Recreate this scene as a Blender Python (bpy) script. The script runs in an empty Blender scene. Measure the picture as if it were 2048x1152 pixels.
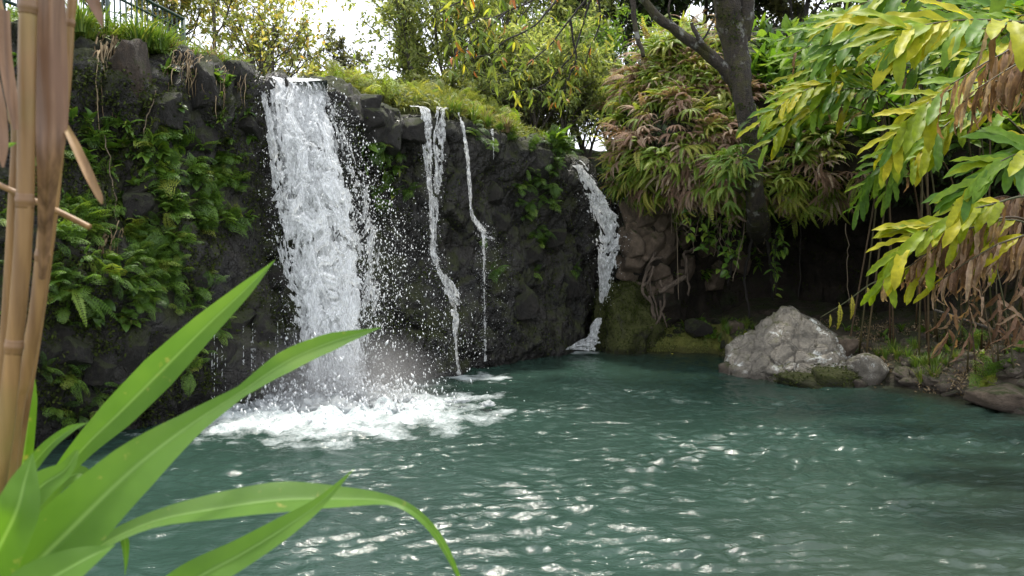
import bpy, bmesh, math, random
import numpy as np
from mathutils import Vector, Matrix
from mathutils.bvhtree import BVHTree

# ------------------------------------------------------------------ camera, sky, sun, exposure
S = bpy.context.scene
COL = S.collection
FPX = 1577.0
PITCH = math.atan(91 / FPX)
CAMZ = 2.2
cam_d = bpy.data.cameras.new("camera")
cam = bpy.data.objects.new("camera", cam_d)
COL.objects.link(cam)
cam.location = (0, 0, CAMZ)
cam.rotation_euler = (math.pi / 2 - PITCH, 0, 0)
cam_d.sensor_width = 36.0
cam_d.lens = 36.0 * FPX / 2048
cam_d.clip_start = 0.05
cam_d.clip_end = 2000
cam_d.dof.use_dof = True
cam_d.dof.focus_distance = 11.5
cam_d.dof.aperture_fstop = 9.5
S.camera = cam

SUN_TO = Vector((0.03, 0.29, 1.0)).normalized()
sun_el = math.asin(SUN_TO.z)
sun_az = math.atan2(SUN_TO.x, SUN_TO.y)
W = bpy.data.worlds.new("World")
S.world = W
W.use_nodes = True
nt = W.node_tree
nt.nodes.clear()
o_ = nt.nodes.new("ShaderNodeOutputWorld")
bg = nt.nodes.new("ShaderNodeBackground")
sky = nt.nodes.new("ShaderNodeTexSky")
sky.sky_type = 'NISHITA'
sky.sun_disc = False
sky.sun_elevation = sun_el
sky.sun_rotation = sun_az
sky.air_density = 1.0
sky.dust_density = 3.0
mixw = nt.nodes.new("ShaderNodeMix")
mixw.data_type = 'RGBA'
tcw = nt.nodes.new("ShaderNodeTexCoord")
nzw = nt.nodes.new("ShaderNodeTexNoise")
nzw.inputs["Scale"].default_value = 2.2
nzw.inputs["Detail"].default_value = 5
rmpw = nt.nodes.new("ShaderNodeMapRange")
rmpw.inputs[1].default_value = 0.3
rmpw.inputs[2].default_value = 0.7
rmpw.inputs[3].default_value = 0.78
rmpw.inputs[4].default_value = 0.96
nt.links.new(tcw.outputs["Generated"], nzw.inputs["Vector"])
nt.links.new(nzw.outputs[0], rmpw.inputs[0])
nt.links.new(rmpw.outputs[0], mixw.inputs[0])
nt.links.new(sky.outputs[0], mixw.inputs[6])
mixw.inputs[7].default_value = (5.6, 5.75, 6.1, 1)
nt.links.new(mixw.outputs[2], bg.inputs[0])
bg.inputs[1].default_value = 0.145
nt.links.new(bg.outputs[0], o_.inputs[0])

sd = bpy.data.lights.new("sun", 'SUN')
sd.energy = 2.4
sd.angle = math.radians(6)
sd.color = (1.0, 0.95, 0.85)
sun = bpy.data.objects.new("sun", sd)
COL.objects.link(sun)
sun.rotation_euler = (-SUN_TO).to_track_quat('-Z', 'Y').to_euler()
sun.location = SUN_TO * 40

S.view_settings.view_transform = 'Standard'
S.view_settings.look = 'None'
S.view_settings.exposure = 1.4
S.view_settings.gamma = 1.0
S.cycles.max_bounces = 6
S.cycles.diffuse_bounces = 3
S.cycles.transparent_max_bounces = 8
S.cycles.use_denoising = True

# ------------------------------------------------------------------ helpers
RNG = np.random.default_rng(7)
rnd = random.Random(11)


def at(px, py, Y):
    cx, cy = (px - 1024) / FPX, (576 - py) / FPX
    c, s = math.cos(PITCH), math.sin(PITCH)
    d = Vector((cx, c + cy * s, -s + cy * c))
    return Vector((0, 0, CAMZ)) + d * (Y / d.y)


def ppx(x, y):
    return 1024 + FPX * x / y


_G = np.random.default_rng(3).normal(size=(256, 3))
_G /= np.linalg.norm(_G, axis=1)[:, None]


def _hash(i, seed):
    i = i.astype(np.int64)
    h = i[..., 0] * 374761393 + i[..., 1] * 668265263 + i[..., 2] * 2147483647 + seed * 1274126177
    h = (h ^ (h >> 13)) * 1274126177
    return (h ^ (h >> 16)) & 0x7fffffff


def perlin(p, seed=0):
    p = np.asarray(p, float)
    i = np.floor(p)
    f = p - i
    w = f * f * f * (f * (f * 6 - 15) + 10)
    r = 0
    for a in (0, 1):
        for b in (0, 1):
            for c in (0, 1):
                o = np.array([a, b, c])
                g = _G[_hash(i + o, seed) & 255]
                d = ((f - o) * g).sum(-1)
                ww = (w[..., 0] if a else 1 - w[..., 0]) * (w[..., 1] if b else 1 - w[..., 1]) * (w[..., 2] if c else 1 - w[..., 2])
                r = r + ww * d
    return r * 1.6


def fbm(p, octv=4, seed=0, gain=.5):
    r, a = 0, 1.0
    p = np.asarray(p, float)
    for k in range(octv):
        r = r + a * perlin(p, seed + k)
        p = p * 2.03 + 3.7
        a *= gain
    return r


def worley(p, seed=0):
    p = np.asarray(p, float)
    i = np.floor(p)
    n = len(p)
    f1 = np.full(n, 9.0)
    f2 = np.full(n, 9.0)
    idc = np.zeros(n)
    for a in (-1, 0, 1):
        for b in (-1, 0, 1):
            for c in (-1, 0, 1):
                q = i + np.array([a, b, c])
                h = _hash(q, seed)
                jit = np.stack([(h & 1023) / 1023., ((h >> 10) & 1023) / 1023., ((h >> 20) & 1023) / 1023.], -1)
                d = np.linalg.norm(q + jit - p, axis=1)
                new = d < f1
                f2 = np.where(new, f1, np.minimum(f2, d))
                idc = np.where(new, ((h >> 5) & 1023) / 1023., idc)
                f1 = np.where(new, d, f1)
    return f1, f2, idc


class MB:
    """collects quads and triangles, with one float 't' per vertex"""

    def __init__(s):
        s.v, s.q, s.t3, s.a, s.n = [], [], [], [], 0

    def add(s, v, q=None, tri=None, t=0.0):
        v = np.asarray(v, float).reshape(-1, 3)
        if q is not None and len(q):
            s.q.append(np.asarray(q, np.int64).reshape(-1, 4) + s.n)
        if tri is not None and len(tri):
            s.t3.append(np.asarray(tri, np.int64).reshape(-1, 3) + s.n)
        s.v.append(v)
        s.a.append(np.broadcast_to(np.asarray(t, float), (len(v),)))
        s.n += len(v)
        return s

    def mesh(s, name, mat, smooth=True):
        me = bpy.data.meshes.new(name)
        v = np.concatenate(s.v)
        q = np.concatenate(s.q) if s.q else np.zeros((0, 4), np.int64)
        t = np.concatenate(s.t3) if s.t3 else np.zeros((0, 3), np.int64)
        me.vertices.add(len(v))
        me.vertices.foreach_set("co", v.astype(np.float32).ravel())
        nl = q.size + t.size
        me.loops.add(nl)
        me.loops.foreach_set("vertex_index", np.concatenate([q.ravel(), t.ravel()]).astype(np.int32))
        me.polygons.add(len(q) + len(t))
        st = np.concatenate([np.arange(len(q)) * 4, q.size + np.arange(len(t)) * 3]).astype(np.int32)
        me.polygons.foreach_set("loop_start", st)
        me.update(calc_edges=True)
        me.polygons.foreach_set("use_smooth", np.full(len(q) + len(t), smooth, bool))
        at_ = me.attributes.new("t", 'FLOAT', 'POINT')
        at_.data.foreach_set("value", np.concatenate(s.a).astype(np.float32))
        if mat:
            me.materials.append(mat)
        me.validate()
        me.update()
        return me

    def build(s, name, mat, parent=None, smooth=True, loc=None):
        return link(name, s.mesh(name, mat, smooth), parent, loc)


def link(name, me, parent=None, loc=None):
    o = bpy.data.objects.new(name, me)
    COL.objects.link(o)
    if parent is not None:
        o.parent = parent
    if loc is not None:
        o.location = loc
    return o


def tag(o, label=None, cat=None, group=None, kind=None):
    if label:
        o["label"] = label
    if cat:
        o["category"] = cat
    if group:
        o["group"] = group
    if kind:
        o["kind"] = kind
    return o


def thing(name, label, cat, loc=(0, 0, 0), group=None):
    o = bpy.data.objects.new(name, None)
    o.empty_display_size = .05
    COL.objects.link(o)
    o.location = loc
    return tag(o, label, cat, group)


def grid_q(nu, nv, keep=None):
    i, j = np.meshgrid(np.arange(nu - 1), np.arange(nv - 1), indexing='ij')
    a = i * nv + j
    q = np.stack([a, a + nv, a + nv + 1, a + 1], -1).reshape(-1, 4)
    return q if keep is None else q[keep.reshape(-1)]


def catmull(pts, n):
    P = np.asarray([tuple(p) for p in pts], float)
    P = np.vstack([2 * P[0] - P[1], P, 2 * P[-1] - P[-2]])
    m = len(P) - 3
    u = np.linspace(0, m - 1e-6, n)
    k = np.floor(u).astype(int)
    t = (u - k)[:, None]
    a, b, c, d = P[k], P[k + 1], P[k + 2], P[k + 3]
    return .5 * ((2 * b) + (c - a) * t + (2 * a - 5 * b + 4 * c - d) * t ** 2 + (3 * b - a - 3 * c + d) * t ** 3)


def nrmz(v):
    v = np.asarray(v, float)
    return v / np.maximum(np.linalg.norm(v, axis=-1, keepdims=True), 1e-9)


def tube(mb, pts, rad, seg=7, t=0.0, bump=0.0):
    P = np.asarray([tuple(p) for p in pts], float)
    n = len(P)
    R = np.broadcast_to(np.asarray(rad, float), (n,))
    T = nrmz(np.gradient(P, axis=0))
    ref = np.array([0.31, .2, .93]) if abs(T[:, 2]).mean() < .8 else np.array([.94, .3, .1])
    A = nrmz(np.cross(T, ref))
    B = np.cross(T, A)
    th = np.linspace(0, 2 * math.pi, seg, endpoint=False)
    ring = A[:, None] * np.cos(th)[None, :, None] + B[:, None] * np.sin(th)[None, :, None]
    V = P[:, None] + ring * R[:, None, None]
    if bump:
        V = V + ring * (R[:, None] * bump * perlin(V.reshape(-1, 3) * (1.2 / max(R.max(), .01)), 5).reshape(n, seg))[..., None]
    i, j = np.meshgrid(np.arange(n - 1), np.arange(seg), indexing='ij')
    a = i * seg + j
    b = i * seg + (j + 1) % seg
    q = np.stack([a, b, b + seg, a + seg], -1).reshape(-1, 4)
    base = len(V.reshape(-1, 3))
    Vv = np.vstack([V.reshape(-1, 3), P[0], P[-1]])
    k = np.arange(seg)
    tri = np.concatenate([np.stack([np.full(seg, base), (k + 1) % seg, k], -1),
                          np.stack([np.full(seg, base + 1), (n - 1) * seg + k, (n - 1) * seg + (k + 1) % seg], -1)])
    return mb.add(Vv, q, tri, t)


def ribbon(mb, P, side, nor, wid, cols=5, fold=.25, t=0.0, wave=0.0, wf=20.0, seed=0):
    """strip along P with width wid, creased along its midrib"""
    P = np.asarray(P, float)
    n = len(P)
    wid = np.broadcast_to(np.asarray(wid, float), (n,))
    x = np.linspace(-1, 1, cols)
    V = P[:, None] + side[:, None] * (x[None, :, None] * wid[:, None, None] * .5)
    V = V + nor[:, None] * (np.abs(x)[None, :, None] * fold * wid[:, None, None] * .5)
    if wave:
        s = np.linspace(0, 1, n)
        w = np.sin(s[:, None] * wf + x[None, :] * 2.1 + seed) * np.abs(x)[None, :] * wave
        V = V + nor[:, None] * (w * wid[:, None])[..., None]
    return mb.add(V.reshape(-1, 3), grid_q(n, cols), None, t)


def leaf_cloud(mb, pos, dr, nr, L, Wd, t, bend=.15):
    """folded diamond leaves, two triangles pairs each"""
    n = len(pos)
    dr = nrmz(dr)
    sd_ = nrmz(np.cross(dr, nr))
    nr = np.cross(sd_, dr)
    L = np.broadcast_to(L, (n,))[:, None]
    Wd = np.broadcast_to(Wd, (n,))[:, None]
    b = pos
    l = pos + dr * L * .42 - sd_ * Wd * .5 + nr * Wd * .18
    r = pos + dr * L * .42 + sd_ * Wd * .5 + nr * Wd * .18
    m = pos + dr * L * .45
    e = pos + dr * L - nr * L * bend
    V = np.stack([b, r, m, l, e], 1).reshape(-1, 3)
    k = np.arange(n)[:, None] * 5
    tri = np.concatenate([k + np.array([0, 1, 2]), k + np.array([0, 2, 3]), k + np.array([2, 1, 4]), k + np.array([3, 2, 4])])
    mb.add(V, None, tri, np.repeat(np.broadcast_to(t, (n,)), 5))


def rbasis(d, up):
    """matrix whose Y looks along d and whose Z leans to up"""
    y = Vector(d).normalized()
    x = y.cross(Vector(up))
    if x.length < 1e-4:
        x = y.orthogonal()
    x.normalize()
    z = x.cross(y)
    return Matrix((x, y, z)).transposed()


def put(name, me, parent, loc, d, up, sc=1.0):
    o = link(name, me, parent)
    m = rbasis(d, up).to_4x4()
    o.matrix_local = Matrix.Translation(Vector(loc)) @ m @ Matrix.Diagonal((sc, sc, sc, 1))
    return o


# ------------------------------------------------------------------ materials
def new_mat(name):
    m = bpy.data.materials.new(name)
    m.use_nodes = True
    n = m.node_tree
    n.nodes.clear()
    return m, n, n.nodes.new("ShaderNodeOutputMaterial")


def nd(n, t, **kw):
    x = n.nodes.new(t)
    for k, v in kw.items():
        if k.startswith("_"):
            setattr(x, k[1:], v)
        else:
            x.inputs[k.replace("__", " ")].default_value = v
    return x


def ramp(n, fac, stops, interp='LINEAR'):
    r = n.nodes.new("ShaderNodeValToRGB")
    r.color_ramp.interpolation = interp
    els = r.color_ramp.elements
    while len(els) < len(stops):
        els.new(.5)
    for e, (p, c) in zip(els, stops):
        e.position = p
        e.color = (*c, 1) if len(c) == 3 else c
    if fac is not None:
        n.links.new(fac, r.inputs[0])
    return r


def mixc(n, fac, a, b, mode='MIX'):
    m = n.nodes.new("ShaderNodeMix")
    m.data_type = 'RGBA'
    m.blend_type = mode
    for sock, val in ((0, fac), (6, a), (7, b)):
        if hasattr(val, "is_linked") or isinstance(val, bpy.types.NodeSocket):
            n.links.new(val, m.inputs[sock])
        else:
            m.inputs[sock].default_value = val if sock == 0 else (*val, 1)
    return m.outputs[2]


def noise(n, scale, detail=4, vec=None, rough=.55, dist=0.0):
    x = nd(n, "ShaderNodeTexNoise", Scale=scale, Detail=detail, Roughness=rough, Distortion=dist)
    if vec is not None:
        n.links.new(vec, x.inputs["Vector"])
    return x.outputs[0]


def objcoord(n, scale=(1, 1, 1)):
    tc = n.nodes.new("ShaderNodeTexCoord")
    mp = n.nodes.new("ShaderNodeMapping")
    mp.inputs["Scale"].default_value = scale
    n.links.new(tc.outputs["Object"], mp.inputs[0])
    return mp.outputs[0]


def math_(n, op, a, b=None, clamp=False):
    m = n.nodes.new("ShaderNodeMath")
    m.operation = op
    m.use_clamp = clamp
    for i, v in enumerate((a, b)):
        if v is None:
            continue
        if isinstance(v, (int, float)):
            m.inputs[i].default_value = v
        else:
            n.links.new(v, m.inputs[i])
    return m.outputs[0]


def leaf_mat(name, stops, rough=.42, transl=.3, spec=.4, mott=(14, .35), tcol=1.5):
    """colour runs along the ramp by object and by leaf"""
    m, n, out = new_mat(name)
    oi = n.nodes.new("ShaderNodeObjectInfo")
    at_ = nd(n, "ShaderNodeAttribute", _attribute_name="t")
    f = math_(n, 'FRACT', math_(n, 'ADD', oi.outputs["Random"], at_.outputs["Fac"]))
    cr = ramp(n, f, stops)
    nz = noise(n, mott[0], 3, objcoord(n))
    c = mixc(n, mott[1], cr.outputs[0], ramp(n, nz, [(.3, (.35, .38, .3)), (.7, (1.5, 1.45, 1.3))]).outputs[0], 'MULTIPLY')
    p = nd(n, "ShaderNodeBsdfPrincipled", Roughness=rough)
    p.inputs["Specular IOR Level"].default_value = spec
    n.links.new(c, p.inputs["Base Color"])
    tr = n.nodes.new("ShaderNodeBsdfTranslucent")
    n.links.new(mixc(n, 1.0, c, (tcol * 1.05, tcol, tcol * .5), 'MULTIPLY'), tr.inputs[0])
    mx = nd(n, "ShaderNodeMixShader", Fac=transl)
    n.links.new(p.outputs[0], mx.inputs[1])
    n.links.new(tr.outputs[0], mx.inputs[2])
    n.links.new(mx.outputs[0], out.inputs[0])
    return m


def rock_mat(name, dark, light, moss=None, moss_amt=.5, lichen=0.0, rough=(.45, .8), scale=2.0, bump=.5, moss_up=.3, crack=True):
    m, n, out = new_mat(name)
    oc = objcoord(n)
    a = noise(n, scale, 7, oc, .62, .4)
    c = ramp(n, a, [(.32, dark), (.55, tuple((x + y) * .45 for x, y in zip(dark, light))), (.72, light)]).outputs[0]
    fine = noise(n, scale * 14, 5, oc, .7)
    c = mixc(n, .55, c, ramp(n, fine, [(.3, (.4, .4, .4)), (.7, (1.5, 1.5, 1.5))]).outputs[0], 'MULTIPLY')
    vr = n.nodes.new("ShaderNodeTexVoronoi")
    vr.feature = 'DISTANCE_TO_EDGE'
    vr.inputs["Scale"].default_value = scale * 1.7
    wp = n.nodes.new("ShaderNodeVectorMath")
    wp.operation = 'ADD'
    nzv = nd(n, "ShaderNodeTexNoise", Scale=scale * 2.2, Detail=4)
    n.links.new(oc, nzv.inputs["Vector"])
    sc = n.nodes.new("ShaderNodeVectorMath")
    sc.operation = 'SCALE'
    sc.inputs[3].default_value = .35 / scale
    n.links.new(nzv.outputs["Color"], sc.inputs[0])
    n.links.new(oc, wp.inputs[0])
    n.links.new(sc.outputs[0], wp.inputs[1])
    n.links.new(wp.outputs[0], vr.inputs["Vector"])
    crk = ramp(n, vr.outputs["Distance"], [(0, (0, 0, 0)), (.035, (1, 1, 1))]).outputs[0]
    geo = n.nodes.new("ShaderNodeNewGeometry")
    sx = n.nodes.new("ShaderNodeSeparateXYZ")
    n.links.new(geo.outputs["Normal"], sx.inputs[0])
    if lichen:
        l1 = noise(n, 9.0, 4, oc, .6, .8)
        l2 = noise(n, 1.3, 2, oc)
        lm = math_(n, 'MULTIPLY', math_(n, 'MAXIMUM', math_(n, 'SUBTRACT', l1, .57 - lichen * .04), 0.0), math_(n, 'MAXIMUM', math_(n, 'SUBTRACT', l2, .46), 0.0))
        lm = math_(n, 'MULTIPLY', lm, math_(n, 'MAXIMUM', math_(n, 'ADD', sx.outputs["Z"], .35), 0.0))
        lm = math_(n, 'MULTIPLY', lm, 200.0, True)
        c = mixc(n, lm, c, (.62, .62, .58))
    if moss:
        mz = noise(n, 1.7, 6, oc, .7)
        mm = math_(n, 'ADD', mz, math_(n, 'MULTIPLY', sx.outputs["Z"], moss_up))
        mm = math_(n, 'MULTIPLY', math_(n, 'SUBTRACT', mm, .72 - moss_amt * .4), 6.0, True)
        mc = mixc(n, noise(n, 30, 3, oc), tuple(x * .5 for x in moss), tuple(x * 1.5 for x in moss))
        c = mixc(n, mm, c, mc)
    sp_ = n.nodes.new("ShaderNodeSeparateXYZ")
    n.links.new(geo.outputs["Position"], sp_.inputs[0])
    wet = math_(n, 'MULTIPLY', math_(n, 'SUBTRACT', math_(n, 'ADD', .02, math_(n, 'MULTIPLY', a, .22)), sp_.outputs["Z"]), 18.0, True)
    c = mixc(n, math_(n, 'MULTIPLY', wet, .75), c, mixc(n, 1.0, c, (.3, .28, .26), 'MULTIPLY'))
    p = n.nodes.new("ShaderNodeBsdfPrincipled")
    n.links.new(c, p.inputs["Base Color"])
    r = ramp(n, fine, [(.3, (rough[0],) * 3), (.7, (rough[1],) * 3)]).outputs[0]
    if moss:
        r = mixc(n, mm, r, (.95, .95, .95))
    n.links.new(r, p.inputs["Roughness"])
    h = math_(n, 'ADD', math_(n, 'MULTIPLY', noise(n, scale * 5, 8, oc, .68, .3), .7), math_(n, 'MULTIPLY', fine, .25))
    if crack:
        h = math_(n, 'ADD', h, math_(n, 'MULTIPLY', crk, .16))
    b = nd(n, "ShaderNodeBump", Strength=bump, Distance=.09)
    n.links.new(h, b.inputs["Height"])
    n.links.new(b.outputs[0], p.inputs["Normal"])
    n.links.new(p.outputs[0], out.inputs[0])
    return m


def bark_mat(name, c1, c2, moss=None, scale=6, moss_amt=.5, light=None):
    m, n, out = new_mat(name)
    oc = objcoord(n, (1, 1, .22))
    oc1 = objcoord(n)
    a = noise(n, scale * 2.5, 6, oc, .65, .5)
    c = ramp(n, a, [(.3, c1), (.7, c2)]).outputs[0]
    if light:
        lz = math_(n, 'MULTIPLY', math_(n, 'SUBTRACT', noise(n, 5, 4, oc1), .58), 14.0, True)
        c = mixc(n, lz, c, light)
    if moss:
        mz = math_(n, 'MULTIPLY', math_(n, 'SUBTRACT', noise(n, 3.2, 5, oc1, .7), .66 - moss_amt * .3), 7.0, True)
        c = mixc(n, mz, c, mixc(n, noise(n, 40, 3, oc1), tuple(x * .4 for x in moss), tuple(x * 1.5 for x in moss)))
    p = nd(n, "ShaderNodeBsdfPrincipled", Roughness=.85)
    n.links.new(c, p.inputs["Base Color"])
    b = nd(n, "ShaderNodeBump", Strength=1.0, Distance=.05)
    n.links.new(math_(n, 'ADD', a, noise(n, 45, 4, oc1)), b.inputs["Height"])
    n.links.new(b.outputs[0], p.inputs["Normal"])
    n.links.new(p.outputs[0], out.inputs[0])
    return m


M = {}
M['cliff'] = rock_mat('wet_basalt', (.004, .0036, .003), (.034, .029, .024), (.028, .032, .009), .5, 0.0, (.12, .5), 1.6, 1.0, .25)
M['rock_dark'] = rock_mat('dark_basalt', (.006, .005, .004), (.038, .032, .026), (.03, .036, .01), .45, 0.0, (.25, .6), 2.5, .8)
M['rock_brown'] = rock_mat('brown_rock', (.085, .062, .042), (.27, .20, .145), (.05, .06, .015), .12, 0, (.5, .85), 2.2, .8)
M['boulder'] = rock_mat('lichen_boulder', (.12, .107, .086), (.46, .41, .34), (.06, .065, .015), .06, 1.0, (.6, .9), 1.7, 1.0)
M['moss_rock'] = rock_mat('mossy_rock', (.02, .02, .012), (.06, .05, .03), (.045, .05, .010), 1.0, 0, (.6, .9), 2.0, .8, .2)
M['rock_umber'] = rock_mat('umber_rock', (.03, .02, .013), (.11, .075, .05), (.04, .05, .012), .3, 0, (.5, .85), 3.0, 1.0)
M['stone'] = rock_mat('bank_stone', (.08, .062, .046), (.29, .235, .18), (.05, .06, .015), .15, 0, (.5, .85), 4.0, .8)
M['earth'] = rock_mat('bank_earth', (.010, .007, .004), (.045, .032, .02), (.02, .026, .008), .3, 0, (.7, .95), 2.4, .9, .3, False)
M['mossbank'] = rock_mat('moss_bank', (.03, .025, .012), (.09, .07, .035), (.13, .135, .025), .75, 0, (.8, .95), 2.4, .9, .5, False)
M['soil'] = rock_mat('riverbank_soil', (.035, .026, .017), (.13, .10, .07), (.04, .05, .012), .3, 0, (.7, .95), 3.0, .9, .2, False)
M['plateau'] = rock_mat('grassy_ground', (.03, .03, .012), (.09, .085, .03), (.07, .085, .018), .8, 0, (.8, .95), 1.2, .6, .2, False)
M['root'] = bark_mat('root_bark', (.045, .033, .023), (.18, .135, .10))
M['trunk'] = bark_mat('mossy_bark', (.008, .006, .005), (.06, .045, .033), (.05, .046, .010), 6, .6, (.2, .2, .18))
M['bark'] = bark_mat('grey_bark', (.04, .034, .028), (.15, .13, .11))
M['bark_dark'] = bark_mat('dark_bark', (.012, .010, .009), (.05, .042, .036))
M['stem'] = bark_mat('plant_stem', (.03, .03, .012), (.09, .08, .03))
M['vine'] = bark_mat('dry_vine', (.12, .09, .06), (.32, .25, .17))
M['stalk'] = leaf_mat('ginger_stalk', [(0, (.05, .055, .015)), (.6, (.08, .055, .025)), (1, (.055, .03, .015))], .5, .05)
M['fern_wall'] = leaf_mat('wall_fern_green', [(0, (.04, .085, .015)), (.5, (.075, .15, .024)), (.85, (.13, .23, .035)), (1, (.17, .25, .04))], .45, .34)
M['fern_bright'] = leaf_mat('bright_fern', [(0, (.07, .15, .02)), (.6, (.13, .23, .03)), (1, (.22, .26, .04))], .45, .35)
M['fern_over'] = leaf_mat('overhang_fern', [(0, (.15, .24, .03)), (.4, (.19, .28, .04)), (.75, (.28, .33, .06)), (1, (.38, .36, .08))], .45, .48)
M['fern_dead'] = leaf_mat('dead_fern', [(0, (.16, .095, .07)), (.5, (.32, .21, .165)), (1, (.46, .36, .29))], .75, .3, .15)
M['broad'] = leaf_mat('broad_leaf', [(0, (.035, .075, .016)), (.6, (.075, .15, .026)), (1, (.14, .23, .035))], .35, .32)
M['lush'] = leaf_mat('lush_leaf', [(0, (.06, .13, .02)), (.5, (.115, .22, .03)), (1, (.21, .31, .05))], .42, .42)
M['ginger_g'] = leaf_mat('ginger_green', [(0, (.06, .14, .016)), (.5, (.11, .215, .02)), (1, (.19, .29, .02))], .5, .45, .22, (9, .35))
M['ginger_y'] = leaf_mat('ginger_yellow', [(0, (.17, .26, .012)), (.5, (.30, .34, .014)), (1, (.45, .40, .022))], .5, .45, .22, (6, .5))
M['ginger_d'] = leaf_mat('ginger_dead', [(0, (.16, .09, .06)), (.5, (.3, .19, .135)), (1, (.44, .32, .24))], .7, .3, .2, (9, .6))
M['orange'] = leaf_mat('autumn_leaf', [(0, (.17, .23, .075)), (.55, (.29, .32, .12)), (.9, (.40, .35, .14)), (1, (.44, .25, .09))], .5, .55)
M['pale'] = leaf_mat('pale_tree_leaf', [(0, (.16, .22, .075)), (.5, (.26, .31, .125)), (1, (.35, .38, .18))], .5, .55)
M['dull'] = leaf_mat('dull_tree_leaf', [(0, (.07, .085, .045)), (.6, (.12, .13, .07)), (1, (.18, .175, .095))], .55, .45)
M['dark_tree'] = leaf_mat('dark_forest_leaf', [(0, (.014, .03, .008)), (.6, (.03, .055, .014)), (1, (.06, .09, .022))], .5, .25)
M['cover'] = leaf_mat('ground_cover_leaf', [(0, (.085, .12, .03)), (.5, (.15, .18, .045)), (1, (.23, .235, .08))], .55, .35)
M['moss'] = leaf_mat('cliff_moss', [(0, (.016, .022, .006)), (.6, (.034, .046, .010)), (1, (.06, .08, .016))], .8, .2, .1)
M['grass'] = leaf_mat('grass_green', [(0, (.06, .12, .018)), (.6, (.12, .20, .03)), (1, (.22, .25, .05))], .45, .35)
M['straw'] = leaf_mat('dry_straw', [(0, (.14, .10, .06)), (.6, (.26, .19, .12)), (1, (.38, .30, .2))], .7, .2, .2)


def blade_mat():
    m, n, out = new_mat('cane_leaf_green')
    tc = n.nodes.new("ShaderNodeTexCoord")
    at_ = nd(n, "ShaderNodeAttribute", _attribute_name="t")
    x = math_(n, 'ABSOLUTE', at_.outputs["Fac"])
    nz = noise(n, 9, 4, tc.outputs["Object"])
    c = ramp(n, nz, [(.3, (.07, .165, .014)), (.7, (.125, .25, .028))]).outputs[0]
    st = n.nodes.new("ShaderNodeTexWave")
    st.inputs["Scale"].default_value = 1.0
    sv = n.nodes.new("ShaderNodeCombineXYZ")
    n.links.new(math_(n, 'MULTIPLY', at_.outputs["Fac"], 3.2), sv.inputs[0])
    n.links.new(sv.outputs[0], st.inputs["Vector"])
    c = mixc(n, .1, c, ramp(n, st.outputs["Fac"], [(0, (.75, .8, .7)), (1, (1.25, 1.2, 1.2))]).outputs[0], 'MULTIPLY')
    rib = ramp(n, x, [(0.0, (1, 1, 1)), (.05, (.6, .6, .6)), (.1, (0, 0, 0))]).outputs[0]
    c = mixc(n, rib, c, (.2, .34, .085))
    sp = math_(n, 'MULTIPLY', math_(n, 'SUBTRACT', noise(n, 55, 3, tc.outputs["Object"]), .66), 9.0, True)
    c = mixc(n, sp, c, (.3, .3, .08))
    pt = math_(n, 'MULTIPLY', math_(n, 'SUBTRACT', noise(n, 4.5, 3, tc.outputs["Object"]), .56), 5.0, True)
    c = mixc(n, math_(n, 'MULTIPLY', pt, .6), c, (.24, .34, .04))
    p = nd(n, "ShaderNodeBsdfPrincipled", Roughness=.45)
    vb = nd(n, "ShaderNodeBump", Strength=.35, Distance=.002)
    sv2 = n.nodes.new("ShaderNodeTexWave")
    sv2.inputs["Scale"].default_value = 4.0
    n.links.new(sv.outputs[0], sv2.inputs["Vector"])
    n.links.new(sv2.outputs["Fac"], vb.inputs["Height"])
    n.links.new(vb.outputs[0], p.inputs["Normal"])
    n.links.new(c, p.inputs["Base Color"])
    tr = n.nodes.new("ShaderNodeBsdfTranslucent")
    n.links.new(mixc(n, 1.0, c, (1.5, 1.5, .6), 'MULTIPLY'), tr.inputs[0])
    mx = nd(n, "ShaderNodeMixShader", Fac=.45)
    n.links.new(p.outputs[0], mx.inputs[1])
    n.links.new(tr.outputs[0], mx.inputs[2])
    n.links.new(mx.outputs[0], out.inputs[0])
    return m


M['blade'] = blade_mat()


def cane_mat(name, a, b, c3, sc=(60, 60, 2.5)):
    m, n, out = new_mat(name)
    s = noise(n, 1.0, 5, objcoord(n, sc), .6)
    big = noise(n, 7, 3, objcoord(n))
    c = ramp(n, s, [(.3, a), (.7, b)]).outputs[0]
    c = mixc(n, math_(n, 'MULTIPLY', math_(n, 'SUBTRACT', big, .48), 4.0, True), c, c3)
    p = nd(n, "ShaderNodeBsdfPrincipled", Roughness=.5)
    n.links.new(c, p.inputs["Base Color"])
    b_ = nd(n, "ShaderNodeBump", Strength=.25, Distance=.003)
    n.links.new(s, b_.inputs["Height"])
    n.links.new(b_.outputs[0], p.inputs["Normal"])
    n.links.new(p.outputs[0], out.inputs[0])
    return m


M['cane'] = cane_mat('dry_cane', (.12, .06, .02), (.29, .165, .06), (.19, .145, .04))
M['node'] = cane_mat('cane_node', (.12, .06, .025), (.22, .12, .05), (.12, .065, .028))
M['sheath'] = cane_mat('dry_sheath', (.07, .032, .016), (.27, .15, .082), (.14, .066, .032), (130, 130, 3))


def plain(name, col, rough=.5, metal=0.0):
    m, n, out = new_mat(name)
    p = nd(n, "ShaderNodeBsdfPrincipled", Roughness=rough, Metallic=metal)
    c = mixc(n, .4, col, ramp(n, noise(n, 12, 4, objcoord(n)), [(.3, (.6, .6, .6)), (.7, (1.3, 1.3, 1.3))]).outputs[0], 'MULTIPLY')
    n.links.new(c, p.inputs["Base Color"])
    n.links.new(p.outputs[0], out.inputs[0])
    return m


M['rail'] = plain('green_paint', (.006, .03, .023), .4)


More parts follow.
